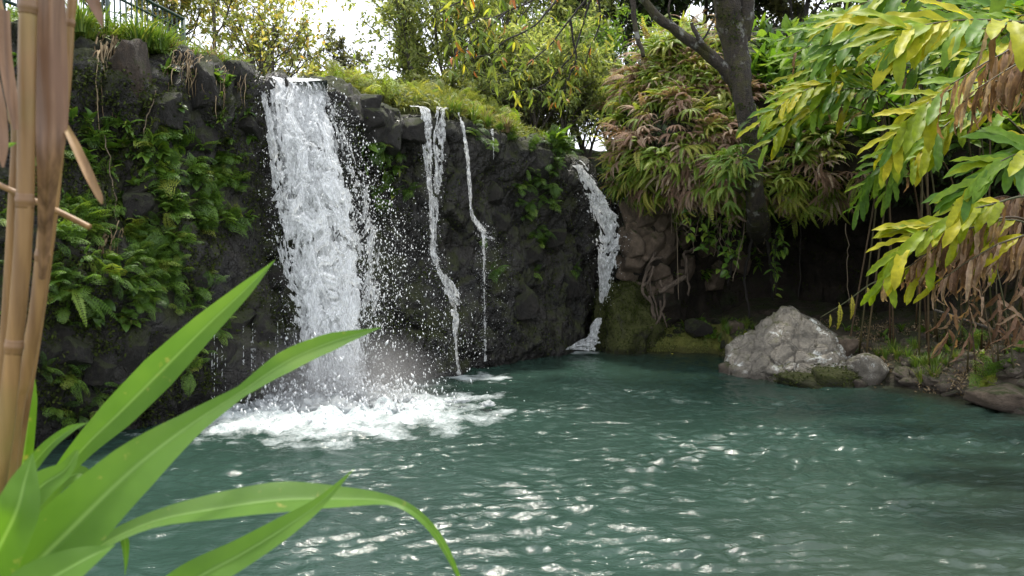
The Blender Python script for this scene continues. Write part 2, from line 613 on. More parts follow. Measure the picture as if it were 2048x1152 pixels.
def foam_mat(name, col=(.84, .86, .88), transl=.5, veil=None):
    m, n, out = new_mat(name)
    p = nd(n, "ShaderNodeBsdfPrincipled", Roughness=.6)
    c = ramp(n, noise(n, 9, 5, objcoord(n, (3, 3, .7)), .65), [(.3, tuple(x * .82 for x in col)), (.6, col)]).outputs[0]
    n.links.new(c, p.inputs["Base Color"])
    tr = n.nodes.new("ShaderNodeBsdfTranslucent")
    n.links.new(c, tr.inputs[0])
    mx = nd(n, "ShaderNodeMixShader", Fac=transl)
    n.links.new(p.outputs[0], mx.inputs[1])
    n.links.new(tr.outputs[0], mx.inputs[2])
    last = mx.outputs[0]
    if veil:
        tp_ = n.nodes.new("ShaderNodeBsdfTransparent")
        a = noise(n, 15, 5, objcoord(n, (2.2, 2.2, .6)), .68, .7)
        b = noise(n, 13, 4, objcoord(n, (1.5, 1.5, .8)), .65, .6)
        f = math_(n, 'ADD', math_(n, 'MULTIPLY', a, .65), math_(n, 'MULTIPLY', b, .35))
        al = n.nodes.new("ShaderNodeMapRange")
        al.inputs[1].default_value, al.inputs[2].default_value = .40, .60
        al.inputs[3].default_value, al.inputs[4].default_value = veil
        n.links.new(f, al.inputs[0])
        m2 = n.nodes.new("ShaderNodeMixShader")
        n.links.new(al.outputs[0], m2.inputs[0])
        n.links.new(tp_.outputs[0], m2.inputs[1])
        n.links.new(last, m2.inputs[2])
        last = m2.outputs[0]
    n.links.new(last, out.inputs[0])
    return m


M['fall'] = foam_mat('falling_water', (.93, .945, .955), .5, veil=(.4, 1.0))
M['strand'] = foam_mat('water_strand', (.93, .945, .955), .5, veil=(.15, .95))
M['veil'] = foam_mat('thin_water_veil', (.93, .945, .955), .5, veil=(.12, .9))
M['foam'] = foam_mat('pool_foam', (.55, .58, .59))
M['drop'] = foam_mat('water_drop', (.9, .92, .93), .4)


def water_mat():
    m, n, out = new_mat('teal_pool_water')
    tc = n.nodes.new("ShaderNodeTexCoord")
    fo = nd(n, "ShaderNodeAttribute", _attribute_name="t")
    sh = nd(n, "ShaderNodeAttribute", _attribute_name="shallow")
    big = noise(n, .5, 3, tc.outputs["Object"])
    c = ramp(n, big, [(.3, (.015, .032, .024)), (.7, (.024, .049, .038))]).outputs[0]
    c = mixc(n, sh.outputs["Fac"], c, (.040, .030, .016))
    fn = noise(n, 24, 6, tc.outputs["Object"], .7, .6)
    fm = math_(n, 'MULTIPLY', math_(n, 'SUBTRACT', math_(n, 'ADD', fo.outputs["Fac"], math_(n, 'MULTIPLY', math_(n, 'ADD', math_(n, 'MULTIPLY', fn, .6), math_(n, 'MULTIPLY', noise(n, 6, 5, tc.outputs["Object"], .65, .8), .6)), .7)), .52), 1.7, True)
    w = nd(n, "ShaderNodeBsdfPrincipled", Roughness=.085, IOR=1.33)
    n.links.new(c, w.inputs["Base Color"])
    b = nd(n, "ShaderNodeBump", Strength=.5, Distance=.03)
    oc = objcoord(n, (1, 2.0, 1))
    n.links.new(math_(n, 'ADD', noise(n, 7, 5, oc, .6, .5), math_(n, 'MULTIPLY', noise(n, 26, 3, oc), .25)), b.inputs["Height"])
    n.links.new(b.outputs[0], w.inputs["Normal"])
    f = nd(n, "ShaderNodeBsdfPrincipled", Roughness=.6)
    n.links.new(ramp(n, fn, [(.3, (.22, .28, .28)), (.62, (.50, .53, .53))]).outputs[0], f.inputs["Base Color"])
    mx = n.nodes.new("ShaderNodeMixShader")
    n.links.new(fm, mx.inputs[0])
    n.links.new(w.outputs[0], mx.inputs[1])
    n.links.new(f.outputs[0], mx.inputs[2])
    n.links.new(mx.outputs[0], out.inputs[0])
    return m


M['water'] = water_mat()

# ------------------------------------------------------------------ cliff and bank
def zpy(py, Y):
    return at(1024, py, Y).z


def cl(px, yb, ylip, pylip, mid=.25, under=.25):
    z = zpy(pylip, ylip)
    return (px, [(yb + .35, -1.0), (yb + under, 0.0), (yb + under * .3, .5), (yb, 1.0), (yb + mid, 2.0), (yb + mid * .8 + (ylip - yb) * .5, 3.1),
                 (ylip - .02, z - .35), (ylip + .12, z), (ylip + 1.0, z + .1), (ylip + 3.2, z + .35)])


cliff_st = [cl(-900, 4.6, 5.0, -200, .0, .3), cl(-350, 6.2, 6.8, -60, .0, .3), cl(0, 7.7, 8.3, 20, .0, .35), cl(150, 8.4, 8.9, 60, .0, .35),
            cl(300, 9.1, 9.5, 95, .05, .3), cl(430, 9.85, 10.2, 122, .15, .25), cl(505, 10.35, 10.7, 150, .35, .2),
            cl(560, 10.9, 11.0, 163, .5, .1), cl(650, 11.45, 11.45, 170, .55, .1), cl(690, 11.7, 11.5, 180, .6, .1), cl(800, 12.35, 12.3, 216, .5, .1),
            cl(900, 13.0, 13.0, 222, .35, .1), cl(1000, 14.0, 14.0, 262, .2, .1), cl(1100, 15.2, 15.1, 300, .2, .1),
            cl(1145, 15.7, 15.6, 324, .15, .1), cl(1178, 15.95, 15.95, 336, .05, .1), cl(1200, 16.7, 16.75, 338, .05, .1),
            cl(1245, 16.95, 16.9, 330, .0, .1), cl(1290, 17.0, 17.0, 320, 0, .1)]
bank_st = [(1228, [(16.9, -.8), (16.9, 0), (16.85, .6), (16.8, 1.2), (16.75, 2.2), (16.7, 3.0), (16.3, 3.7), (16.6, 4.2), (17.8, 4.9), (20.5, 5.4)]),
           (1262, [(16.7, -.8), (16.5, 0.1), (16.4, .7), (16.35, 1.3), (16.3, 2.2), (16.2, 3.0), (15.6, 3.6), (15.6, 4.4), (16.7, 5.8), (20.5, 6.4)]),
           (1330, [(16.8, -.8), (16.7, .2), (16.5, .8), (16.45, 1.4), (16.4, 2.2), (16.2, 2.9), (15.2, 3.3), (15.1, 4.3), (16.3, 6.2), (20.5, 7.2)]),
           (1400, [(17.6, -.5), (17.8, .3), (17.9, .9), (17.8, 1.6), (17.5, 2.3), (16.6, 2.8), (14.9, 3.1), (14.9, 4.2), (16.2, 6.3), (20.5, 7.6)]),
           (1500, [(18.0, -.5), (18.5, .4), (18.7, 1.0), (18.6, 1.7), (18.0, 2.4), (16.6, 2.8), (14.6, 3.0), (14.6, 4.0), (16.2, 5.9), (20.5, 7.6)]),
           (1600, [(17.6, -.5), (18.2, .5), (18.4, 1.1), (18.3, 1.8), (17.4, 2.5), (16.0, 3.0), (14.2, 3.2), (14.2, 4.0), (16.2, 5.7), (21, 8.0)]),
           (1750, [(16.0, -.3), (16.8, .7), (17.0, 1.3), (16.8, 1.9), (16.0, 2.6), (15.0, 3.1), (13.7, 3.4), (13.8, 4.1), (16, 5.8), (21, 8.4)]),
           (1900, [(13.9, 0), (14.5, .9), (14.8, 1.4), (14.8, 2.0), (14.5, 2.7), (14.0, 3.2), (13.2, 3.6), (13.5, 4.4), (15.8, 6.2), (21, 9)]),
           (2100, [(12.4, .1), (13.0, 1.0), (13.3, 1.5), (13.3, 2.1), (13.2, 2.8), (13.0, 3.3), (12.7, 3.8), (13.1, 4.6), (15.4, 6.6), (21, 9.2)]),
           (2500, [(10.3, .1), (10.8, 1.0), (11, 1.5), (11, 2.1), (11, 2.8), (11, 3.3), (10.8, 3.8), (11.2, 4.6), (13.4, 6.6), (20, 9.2)]),
           (3100, [(8.0, .1), (8.3, 1.0), (8.5, 1.5), (8.5, 2.1), (8.5, 2.8), (8.5, 3.3), (8.4, 3.8), (8.8, 4.6), (11.4, 6.6), (18, 9.2)])]


def loft(stations, nu, nv, disp, vpow=1.0, ulim=None):
    pxs = np.array([s[0] for s in stations], float)
    prof = np.array([s[1] for s in stations], float)          # S,K,2
    # plan positions of the stations
    XY = np.stack([(pxs[:, None] - 1024) / FPX * prof[..., 0], prof[..., 0], prof[..., 1]], -1)
    # along: resample by length of the middle line
    mid = XY[:, 3]
    s = np.concatenate([[0], np.cumsum(np.linalg.norm(np.diff(mid, axis=0), axis=1))])
    u = np.linspace(0, s[-1], nu)
    K = XY.shape[1]
    A = np.stack([np.stack([np.interp(u, s, XY[:, k, c]) for c in range(3)], -1) for k in range(K)], 1)   # nu,K,3
    for _ in range(3):
        A[1:-1] = (A[:-2] + 2 * A[1:-1] + A[2:]) / 4
    out = np.zeros((nu, nv, 3))
    # across: even by length of the profile
    lens = np.linalg.norm(np.diff(A, axis=1), axis=2).mean(0)
    w = np.concatenate([[0], np.cumsum(lens)])
    vv = np.linspace(0, w[-1], nv)
    for i in range(nu):
        for c in range(3):
            out[i, :, c] = np.interp(vv, w, A[i, :, c])
    for _ in range(4):
        out[:, 1:-1] = (out[:, :-2] + 2 * out[:, 1:-1] + out[:, 2:]) / 4
    du = np.gradient(out, axis=0)
    dv = np.gradient(out, axis=1)
    N = nrmz(np.cross(du, dv))
    P = out.reshape(-1, 3)
    d = disp(P)
    return (P + N.reshape(-1, 3) * d[:, None]), nu, nv


def cliff_disp(P):
    big = fbm(P * .8, 3, 1) * .22
    wq = P + np.stack([perlin(P * 1.5, 21), perlin(P * 1.5, 22), perlin(P * 1.5, 23)], -1) * .22
    f1, f2, idc = worley(wq * np.array([2.2, 2.2, 1.15]), 4)
    blk = (idc - .5) * .2 - np.clip(.14 - (f2 - f1), 0, 1) * .8
    g1, g2, idg = worley(wq * np.array([5.4, 5.4, 3.0]), 9)
    blk2 = (idg - .5) * .085 - np.clip(.12 - (g2 - g1), 0, 1) * .28
    fine = fbm(P * 9, 3, 8) * .025
    msk = np.clip((fbm(P * .55, 2, 31) + .45) * 1.6, .25, 1)
    return big + (blk + blk2) * msk + fine


def bank_disp(P):
    return fbm(P * 1.1, 4, 41) * .22 + fbm(P * 6, 3, 44) * .05


cv, nu, nv = loft(cliff_st, 640, 210, cliff_disp)
cliff_mb = MB().add(cv, grid_q(nu, nv))
cliff = cliff_mb.build('cliff', M['cliff'])
tag(cliff, kind='structure')
bv, bnu, bnv = loft(bank_st, 420, 200, bank_disp)
bank_mb = MB().add(bv, grid_q(bnu, bnv))
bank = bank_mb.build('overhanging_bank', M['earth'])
tag(bank, kind='structure')


def bvh_of(mbs):
    vs, fs, k = [], [], 0
    for mb in mbs:
        v = np.concatenate(mb.v)
        vs.append(v)
        for q in mb.q:
            fs.append(q + k)
        k += len(v)
    return BVHTree.FromPolygons([tuple(x) for x in np.concatenate(vs).tolist()], [tuple(x) for x in np.concatenate(fs).tolist()])


# ------------------------------------------------------------------ ground
lip_px = [s[0] for s in cliff_st] + [1400, 1600, 1900, 2100, 2500, 3100]
lip_y = [s[1][7][0] for s in cliff_st] + [19.2, 19.4, 19.2, 18.5, 17.5, 16]
lip_z = [s[1][7][1] for s in cliff_st] + [5.6, 5.6, 6.0, 6.4, 6.4, 6.4]
shore_px = [1150, 1190, 1232, 1440, 1478, 1500, 1600, 1700, 1780, 1900, 1980, 2048, 2200, 2500, 3100]
shore_y = [17.5, 16.9, 16.15, 15.7, 14.0, 13.0, 12.7, 12.5, 12.1, 11.3, 10.9, 10.3, 9.3, 7.8, 6.0]


def plat_h(x, y):
    """height of the upper ground behind the lip"""
    yy = np.maximum(y, 1.0)
    px = np.clip(1024 + FPX * x / yy, -900, 3100)
    ly = np.interp(px, lip_px, lip_y)
    lz = np.interp(px, lip_px, lip_z)
    d = np.maximum(y - ly, 0)
    strm = np.exp(-((px - 585) / 90.0) ** 2)
    rise = .19 * np.minimum(d, 5) + .02 * np.clip(d - 5, 0, 60)
    p3 = np.stack([x * .5, y * .5, x * 0], -1)
    return lz + rise * (1 - .85 * strm) + fbm(p3.reshape(-1, 3), 3, 60).reshape(np.shape(x)) * .18 * np.clip(d, 0, 1), d


gx = np.concatenate([np.linspace(-160, -16, 16, endpoint=False), np.linspace(-16, 24, 120, endpoint=False), np.linspace(24, 170, 16)])
gy = np.concatenate([np.linspace(-60, -2, 10, endpoint=False), np.linspace(-2, 40, 130, endpoint=False), np.linspace(40, 300, 24)])
GX, GY = np.meshgrid(gx, gy, indexing='ij')
ph, pd = plat_h(GX, GY)
GZ = np.where(pd > 1.3, ph - .1, -1.6)
nearb = np.clip((3.2 - GY) / 2.2, 0, 1)
GZ = np.where((GY < 3.4), -1.6 + 2.25 * nearb * nearb * (3 - 2 * nearb), GZ)
GZ = np.where((GY < 6) & (np.abs(GX) > 12), .4, GZ)
ground = MB().add(np.stack([GX, GY, GZ], -1).reshape(-1, 3), grid_q(len(gx), len(gy))).build('ground', M['plateau'])
tag(ground, kind='structure')


def bank_h(x, y):
    px = ppx(x, y)
    s = y - np.interp(px, shore_px, shore_y)
    h = np.where(s < 0, s * .5, .30 * (1 - np.exp(-np.maximum(s, 0) / .25)) + .10 * np.maximum(s, 0))
    h = np.where(px > 1750, h + np.clip((px - 1750) / 300, 0, 1) * np.clip(s, 0, 3) * .22, h)
    p3 = np.stack([x, y, x * 0], -1).reshape(-1, 3)
    return h + (fbm(p3 * 1.8, 4, 70) * .07 + fbm(p3 * 7, 2, 75) * .02).reshape(np.shape(x)) * np.clip(s + .6, .2, 1)


bx = np.linspace(1.4, 14, 300)
by = np.linspace(7.0, 19.2, 290)
BX, BY = np.meshgrid(bx, by, indexing='ij')
BZ = bank_h(BX, BY)
PXg = ppx(BX, BY)
rb_mb = MB().add(np.stack([BX, BY, BZ], -1).reshape(-1, 3), grid_q(300, 290))
riverbank = rb_mb.build('riverbank', M['soil'])
tag(riverbank, kind='structure')
# moss covered lip of the far bank
mu, mv = 120, 40
mpx = np.linspace(1222, 1490, mu)
tt = np.linspace(0, 1, mv)
MPX, TT = np.meshgrid(mpx, tt, indexing='ij')
ysh = np.interp(MPX, shore_px, shore_y) + .02 * np.sin(MPX * .08)
ang = TT * math.pi * .5
MY = ysh - .16 + (1 - np.cos(ang)) * .9
endf = np.clip((MPX - 1222) / 25, 0, 1) * np.clip((1490 - MPX) / 40, 0, 1)
MZ = -.12 + np.sin(ang) * (.58 + .08 * np.sin(MPX * .031)) * endf ** .5
MX = (MPX - 1024) / FPX * MY
mp = np.stack([MX, MY, MZ], -1).reshape(-1, 3)
mp += np.stack([perlin(mp * 3, 1), perlin(mp * 3, 2), perlin(mp * 4, 3)], -1) * .06
mb_moss = MB().add(mp, grid_q(mu, mv))
mossbank = mb_moss.build('moss_bank', M['mossbank'])
tag(mossbank, kind='structure')

BV = bvh_of([cliff_mb, bank_mb, rb_mb, mb_moss])
CAMP = Vector((0, 0, CAMZ))


def cast(px, py):
    d = (at(px, py, 10) - CAMP).normalized()
    h = BV.ray_cast(CAMP, d, 60)
    if h[0] is None:
        return None, None
    n = h[1]
    if n.dot(d) > 0:
        n = -n
    return h[0], n


def ground_z(x, y):
    h = BV.ray_cast(Vector((x, y, 2.2)), Vector((0, 0, -1)), 10)
    return h[0].z if h[0] is not None else 0.2


# ------------------------------------------------------------------ pool water
MAIN = np.array([at(665, 800, 10.9).x, 10.6])
wx = np.linspace(-9.5, 13, 520)
wy = np.concatenate([np.linspace(1.6, 4.4, 30, endpoint=False), np.linspace(4.4, 11, 300, endpoint=False), np.linspace(11, 18.2, 180)])
WX, WY = np.meshgrid(wx, wy, indexing='ij')
wp_ = np.stack([WX, WY, WX * 0], -1).reshape(-1, 3)
warp = np.stack([perlin(wp_ * .9, 81), perlin(wp_ * .9, 82), wp_[:, 2]], -1) * .35
q_ = wp_ + warp
dm = np.hypot(q_[:, 0] - MAIN[0], q_[:, 1] - MAIN[1])
wr = np.random.default_rng(17)
WZ = np.zeros(len(wp_))
ph0 = perlin(wp_ * .8, 90) * 2.2
for k in range(54):
    lam = math.exp(wr.uniform(math.log(.09), math.log(.34)))
    if k % 3 == 0:
        arg = dm * 2 * math.pi / lam                      # rings running out from the plunge
    else:
        a = wr.normal(-math.pi / 2, .55)
        arg = (q_[:, 0] * math.cos(a) + q_[:, 1] * math.sin(a)) * 2 * math.pi / lam
    sn = np.sin(arg + ph0 * wr.uniform(-1.5, 1.5) + wr.uniform(0, 6.28))
    WZ += lam * .0092 * (np.exp(sn * .9 - .35) - .85)
gust = np.clip(.85 + fbm(wp_ * .55, 3, 92) * .7, .35, 1.5)
calm = np.clip(1.05 - .10 * np.maximum(q_[:, 1] - 10.5, 0) * (q_[:, 0] > .5), .4, 1.05)
WZ = WZ * gust * calm * np.interp(wp_[:, 1], [5, 11], [1.2, 1.0]) + fbm(q_ * np.array([3, 4.5, 1]), 4, 83) * .018
# the boil below the main fall
dx, dy = (wp_[:, 0] - MAIN[0] - .15) / 1.75, (wp_[:, 1] - MAIN[1] + .35) / 1.45
rr = np.hypot(dx, dy)
edge = fbm(wp_ * 2.2, 4, 95)
foam = np.clip(1.32 - rr + edge * .45, 0, 1)
boil = np.clip(1 - rr * .9, 0, 1)
WZ += boil ** 1.5 * .16 + np.clip(foam, 0, 1) * (fbm(wp_ * 3.2, 4, 97) * .10 + fbm(wp_ * 9, 3, 98) * .05)


def blob(px, py, Y, rx, ry, s, seed):
    c = at(px, py, Y)
    return np.clip(s - np.hypot((wp_[:, 0] - c.x) / rx, (wp_[:, 1] - c.y) / ry) + fbm(wp_ * 3.0, 4, seed) * .6, 0, 1)


f2 = blob(960, 748, 12.7, .75, .5, .85, 101)
f3 = blob(1160, 700, 15.7, .6, .35, .9, 102)
f4 = blob(920, 800, 11.1, 1.1, .7, .55, 103)
f5 = blob(1090, 830, 10.2, .55, .3, .5, 104)
streak = np.clip(fbm(q_ * np.array([2.6, 7, 1]), 4, 105) - .25, 0, 1) * np.exp(-dm / 2.2) * .9
allf = np.clip(np.maximum.reduce([foam, f2, f3, f4 * .55, f5 * .35, streak]), 0, 1)
shal = np.clip(1 - np.abs(wp_[:, 1] - 15.9) / .9, 0, 1) * np.clip((wp_[:, 0] - 1.6) / .5, 0, 1) * np.clip((4.9 - wp_[:, 0]) / .5, 0, 1)
psh = np.interp(np.clip(ppx(wp_[:, 0], wp_[:, 1]), 1150, 3100), shore_px, shore_y)
shal = np.maximum(shal, .22 * np.clip((wp_[:, 0] - .3 * wp_[:, 1] + .8) / 1.5, 0, 1) * np.clip((9 - wp_[:, 1]) / 4, 0, 1))
shal = np.maximum(shal * .9, np.where(wp_[:, 0] > 1.5, np.clip(1 - (psh - wp_[:, 1]) / .8, 0, 1) * .7, 0))
wv = wp_.copy()
wv[:, 2] = WZ
pool = MB().add(wv, grid_q(520, 510), None, allf).build('pool_water', M['water'])
a_ = pool.data.attributes.new("shallow", 'FLOAT', 'POINT')
a_.data.foreach_set("value", shal.astype(np.float32))
tag(pool, kind='structure')
# stream above the main fall
sp = np.array([[(at(px, 170, Y).x, Y, zpy(163, 11.1) + .02) for Y in np.linspace(11.15, 24, 30)] for px in np.linspace(505, 655, 20)]).reshape(-1, 3)
sp[:, 2] += perlin(sp * 3, 7) * .03 + np.maximum(sp[:, 1] - 12.5, 0) * .045
stream = MB().add(sp, grid_q(20, 30)).build('stream_water', M['water'])
tag(stream, kind='structure')

# ------------------------------------------------------------------ waterfalls
def edge_curve(pts, n):
    """pts: (px, py, Y) down the edge, evenly resampled by height"""
    P = catmull([at(*p) for p in pts], 400)
    z = P[:, 2]
    s = np.concatenate([[0], np.cumsum(np.linalg.norm(np.diff(P, axis=0), axis=1))])
    return np.stack([np.interp(np.linspace(0, s[-1], n), s, P[:, c]) for c in range(3)], -1)


def sheet(L, R, nu, nv, seed, fill, edge_soft, ampl, stretch=(9, 2.2), depth=0.0, fillv=None):
    A, B = edge_curve(L, nv), edge_curve(R, nv)
    u = np.linspace(0, 1, nu)
    P = A[None] * (1 - u)[:, None, None] + B[None] * u[:, None, None]
    wdt = np.linalg.norm(B - A, axis=1).mean()
    hgt = np.linalg.norm(np.diff(A, axis=0), axis=1).sum()
    U, V = np.meshgrid(u * wdt, np.linspace(0, hgt, nv), indexing='ij')
    vn = V / hgt
    q = np.stack([U, V, U * 0 + seed * 3.1], -1).reshape(-1, 3)
    wpq = q + np.stack([perlin(q * np.array([5, 1.8, 1]), seed), perlin(q * np.array([5, 2.5, 1]), seed + 1) * 1.6, q[:, 0] * 0], -1) * .14
    n1 = fbm(wpq * np.array([stretch[0], stretch[1], 1]), 4, seed + 2, .6)
    rdg = 1 - np.abs(perlin(wpq * np.array([stretch[0] * 1.3, stretch[1] * 1.2, 1]), seed + 7)) * 2.2
    n2 = perlin(wpq * np.array([27, 12, 1]), seed + 11)
    n3 = perlin(wpq * np.array([60, 18, 1]), seed + 17)
    uu = np.repeat(u, nv)
    vv = vn.reshape(-1)
    rg1 = fbm(np.stack([vv * hgt * 2.2, vv * 0 + seed, vv * 0], -1), 4, seed + 21) * .09
    rg2 = fbm(np.stack([vv * hgt * 2.2, vv * 0 + seed + 9, vv * 0], -1), 4, seed + 22) * .09
    ed = np.minimum(uu + rg1 - .03, 1 - uu + rg2 - .03) / edge_soft
    rope = perlin(wpq * np.array([6.5, .45, 1]), seed + 23)
    ed = np.clip(ed, 0, 1)
    fl = fill if fillv is None else np.interp(vv, *fillv)
    dens = fl + rope * .4 + n1 * .55 + rdg * .22 + n2 * .42 * np.clip(vv * 2, .5, 1) + n3 * .2 - (1 - ed) * 1.0
    disp = (n1 * .22 + rdg * .15 + n2 * .4 * np.clip(vv * 3 + .2, 0, 1) + n3 * .3 * np.clip(vv * 3 + .2, 0, 1)) * ampl
    P = P.reshape(-1, 3).copy()
    P[:, 1] -= disp + depth
    P[:, 0] += n2 * ampl * .15
    P[:, 2] += perlin(wpq * np.array([18, 9, 1]), seed + 13) * ampl * .2
    d2 = dens.reshape(nu, nv)
    keep = (d2[:-1, :-1] + d2[1:, :-1] + d2[:-1, 1:] + d2[1:, 1:]) > 0
    return P, grid_q(nu, nv, keep)


_oct = np.array([(1, 0, 0), (-1, 0, 0), (0, 1, 0), (0, -1, 0), (0, 0, 1), (0, 0, -1)], float)
_octf = np.array([(0, 2, 4), (2, 1, 4), (1, 3, 4), (3, 0, 4), (2, 0, 5), (1, 2, 5), (3, 1, 5), (0, 3, 5)])


def drops(mb, pos, size, elong=1.6):
    pos = np.asarray(pos)
    n = len(pos)
    sc = size[:, None] * np.stack([np.full(n, .8), np.full(n, .8), RNG.uniform(.9, elong * 1.5, n)], -1)
    th = RNG.uniform(0, 6.28, n)
    V = _oct[None] * sc[:, None]
    tilt = RNG.normal(0, .35, n)
    c, s = np.cos(tilt)[:, None], np.sin(tilt)[:, None]
    x = V[..., 0] * c - V[..., 2] * s
    z = V[..., 0] * s + V[..., 2] * c
    V = np.stack([x, V[..., 1], z], -1) + pos[:, None]
    F = (np.arange(n)[:, None, None] * 6 + _octf[None]).reshape(-1, 3)
    mb.add(V.reshape(-1, 3), None, F, 0)


def drops_along(mb, L, R, n, smin, smax, spread, bias=None, jit=.1, vpow=1.0, back=0.1):
    A, B = edge_curve(L, 200), edge_curve(R, 200)
    v = RNG.uniform(0, 1, n) ** vpow
    u = bias(n) if bias else RNG.uniform(-spread, 1 + spread, n)
    k = np.clip((v * 199).astype(int), 0, 199)
    P = A[k] * (1 - u)[:, None] + B[k] * u[:, None]
    P = P + RNG.normal(0, jit, (n, 3)) * np.array([1, 1, 1])
    P[:, 1] -= back
    P[:, 2] = np.maximum(P[:, 2], .02)
    drops(mb, P, .5 * smin + .5 * (smax - smin) * RNG.uniform(0, 1, n) ** 5)


fall = thing('waterfall', 'broad white plunging waterfall, the widest one, breaking into foam in the pool', 'waterfall', at(665, 800, 10.8))


def world_part(o, parent):
    """mesh built in world coordinates, hung on a parent that has only a location"""
    o.parent = parent
    o.location = -Vector(parent.location)
    return o


ML = [(508, 152, 11.05), (522, 168, 10.92), (536, 260, 10.75), (560, 420, 10.65), (585, 600, 10.55), (606, 745, 10.5), (606, 815, 10.5)]
MR = [(640, 158, 11.55), (655, 176, 11.42), (678, 280, 11.15), (714, 430, 10.9), (726, 600, 10.7), (730, 745, 10.55), (738, 810, 10.5)]
P, Q = sheet(ML, MR, 200, 640, 3, .34, .2, .035, (9, 3.0))
world_part(MB().add(P, Q).build('water_sheet', M['fall']), fall)
P, Q = sheet([(x + 4, y, Y - .12) for x, y, Y in ML], [(x + 8, y, Y - .12) for x, y, Y in MR], 200, 640, 5, .12, .16, .06, (10, 5.2), .03,
             ([0, .08, .3, .6, 1], [-.2, -.1, .0, .12, .3]))
world_part(MB().add(P, Q).build('front_water_sheet', M['fall']), fall)
P, Q = sheet([(x - 3, y, Y + .1) for x, y, Y in ML], [(x + 3, y, Y + .1) for x, y, Y in MR], 160, 520, 6, .5, .1, .03)
world_part(MB().add(P, Q).build('back_water_sheet', M['veil']), fall)
RL = [(645, 178, 11.5), (666, 250, 11.3), (684, 340, 11.1), (698, 450, 10.95), (702, 600, 10.8), (708, 760, 10.7)]
RR = [(652, 176, 11.5), (700, 255, 11.2), (748, 350, 10.95), (790, 450, 10.8), (790, 540, 10.75), (775, 620, 10.7)]
P, Q = sheet(RL, RR, 110, 330, 9, .3, .45, .10, (8, 4.5), .05, ([0, .15, .5, .8, 1], [.2, .15, .1, -.15, -.6]))
world_part(MB().add(P, Q).build('side_spray_sheet', M['veil']), fall)
LL = [(510, 160, 11.0), (524, 260, 10.8), (532, 330, 10.75), (548, 480, 10.7), (570, 620, 10.6), (590, 740, 10.55)]
LR = [(540, 165, 11.0), (560, 260, 10.75), (580, 340, 10.7), (600, 480, 10.6), (625, 620, 10.5), (640, 760, 10.5)]
P, Q = sheet(LL, LR, 90, 420, 13, .05, .35, .06, (11, 5.0), .06)
world_part(MB().add(P, Q).build('side_water_sheet', M['fall']), fall)
mb = MB()
drops_along(mb, ML, MR, 5000, .004, .02, .04, jit=.09, vpow=.75, back=.2)
drops_along(mb, RL, RR, 4500, .004, .026, .15, jit=.12, vpow=.8, back=.1)
DL = [(700, 380, 11.0), (720, 500, 11.0), (725, 640, 10.9), (730, 790, 10.8)]
DR = [(800, 400, 11.4), (850, 520, 11.5), (900, 650, 11.5), (910, 760, 11.5)]
drops_along(mb, DL, DR, 3400, .004, .028, .0, bias=lambda n: RNG.uniform(0, 1.05, n) ** 2.3, jit=.12, vpow=.7)
drops_along(mb, [(540, 300, 10.8), (560, 560, 10.6), (590, 780, 10.5)], [(560, 300, 10.7), (590, 560, 10.5), (620, 780, 10.5)], 900, .004, .018, .3, jit=.1)
o = world_part(mb.build('flying_drop', M['drop'], smooth=True), fall)
tag(o, kind='stuff')
# splash crown thrown up from the pool
n = 5200
ra = np.abs(RNG.normal(0, .55, n))
th = RNG.uniform(0, 2 * math.pi, n)
hh = RNG.exponential(.16, n) * np.clip(1.3 - ra, .15, 1.2)
sx = MAIN[0] + .05 + np.cos(th) * ra * 1.35
sy = MAIN[1] - .1 + np.sin(th) * ra * .9
mb = MB()
drops(mb, np.stack([sx, sy, .08 + hh * 1.3], -1), .004 + .022 * RNG.uniform(0, 1, n) ** 3)
o = world_part(mb.build('splash', M['drop']), fall)
tag(o, kind='stuff')
# heaps of foam at the foot
mb = MB()
for k in range(46):
    u, v = rnd.gauss(0, .42), rnd.gauss(-.05, .25)
    c = np.array([MAIN[0] + .1 + u * 1.5, MAIN[1] - .25 + v * 1.2, .06])
    r = rnd.uniform(.12, .3) * max(.35, 1 - abs(u) * .7)
    a, b = np.meshgrid(np.linspace(0, 2 * math.pi, 22), np.linspace(0, math.pi * .5, 9), indexing='ij')
    D = np.stack([np.cos(a) * np.cos(b), np.sin(a) * np.cos(b), np.sin(b) * .55], -1).reshape(-1, 3)
    V = c + D * r * (1 + fbm(D * 2.2 + k * 5, 3, 120)[:, None] * .6)
    mb.add(V, grid_q(22, 9))
o = world_part(mb.build('foam', M['foam']), fall)
tag(o, kind='stuff')

# second fall: two strands that close to a V and kick out to the right
f2t = thing('cascade', 'narrow two-strand waterfall closing to a V on the dark rock', 'waterfall', at(905, 745, 12.6))
P, Q = sheet([(812, 212, 12.75), (838, 222, 12.45), (846, 300, 12.3), (856, 400, 12.3), (858, 510, 12.3)],
             [(842, 212, 12.85), (868, 226, 12.5), (866, 300, 12.35), (872, 400, 12.3), (872, 515, 12.3)], 50, 330, 23, .38, .3, .05, (10, 2.2), .02)
world_part(MB().add(P, Q).build('water_strand', M['strand']), f2t)
P, Q = sheet([(862, 213, 12.85), (866, 226, 12.55), (864, 320, 12.4), (862, 430, 12.35), (860, 510, 12.3)],
             [(905, 216, 13.05), (898, 232, 12.75), (893, 330, 12.5), (880, 430, 12.4), (874, 515, 12.3)], 70, 330, 27, .1, .25, .05, (16, 1.6), .02)
world_part(MB().add(P, Q).build('water_veil', M['veil']), f2t)
P, Q = sheet([(858, 505, 12.3), (868, 545, 12.25), (886, 585, 12.2), (900, 640, 12.2), (908, 690, 12.2), (913, 748, 12.3)],
             [(874, 505, 12.3), (892, 540, 12.2), (922, 585, 12.1), (922, 630, 12.15), (917, 690, 12.2), (924, 748, 12.3)], 46, 240, 29, .35, .3, .06, (9, 4), .04,
             ([0, .4, .6, 1], [.5, .35, .1, .2]))
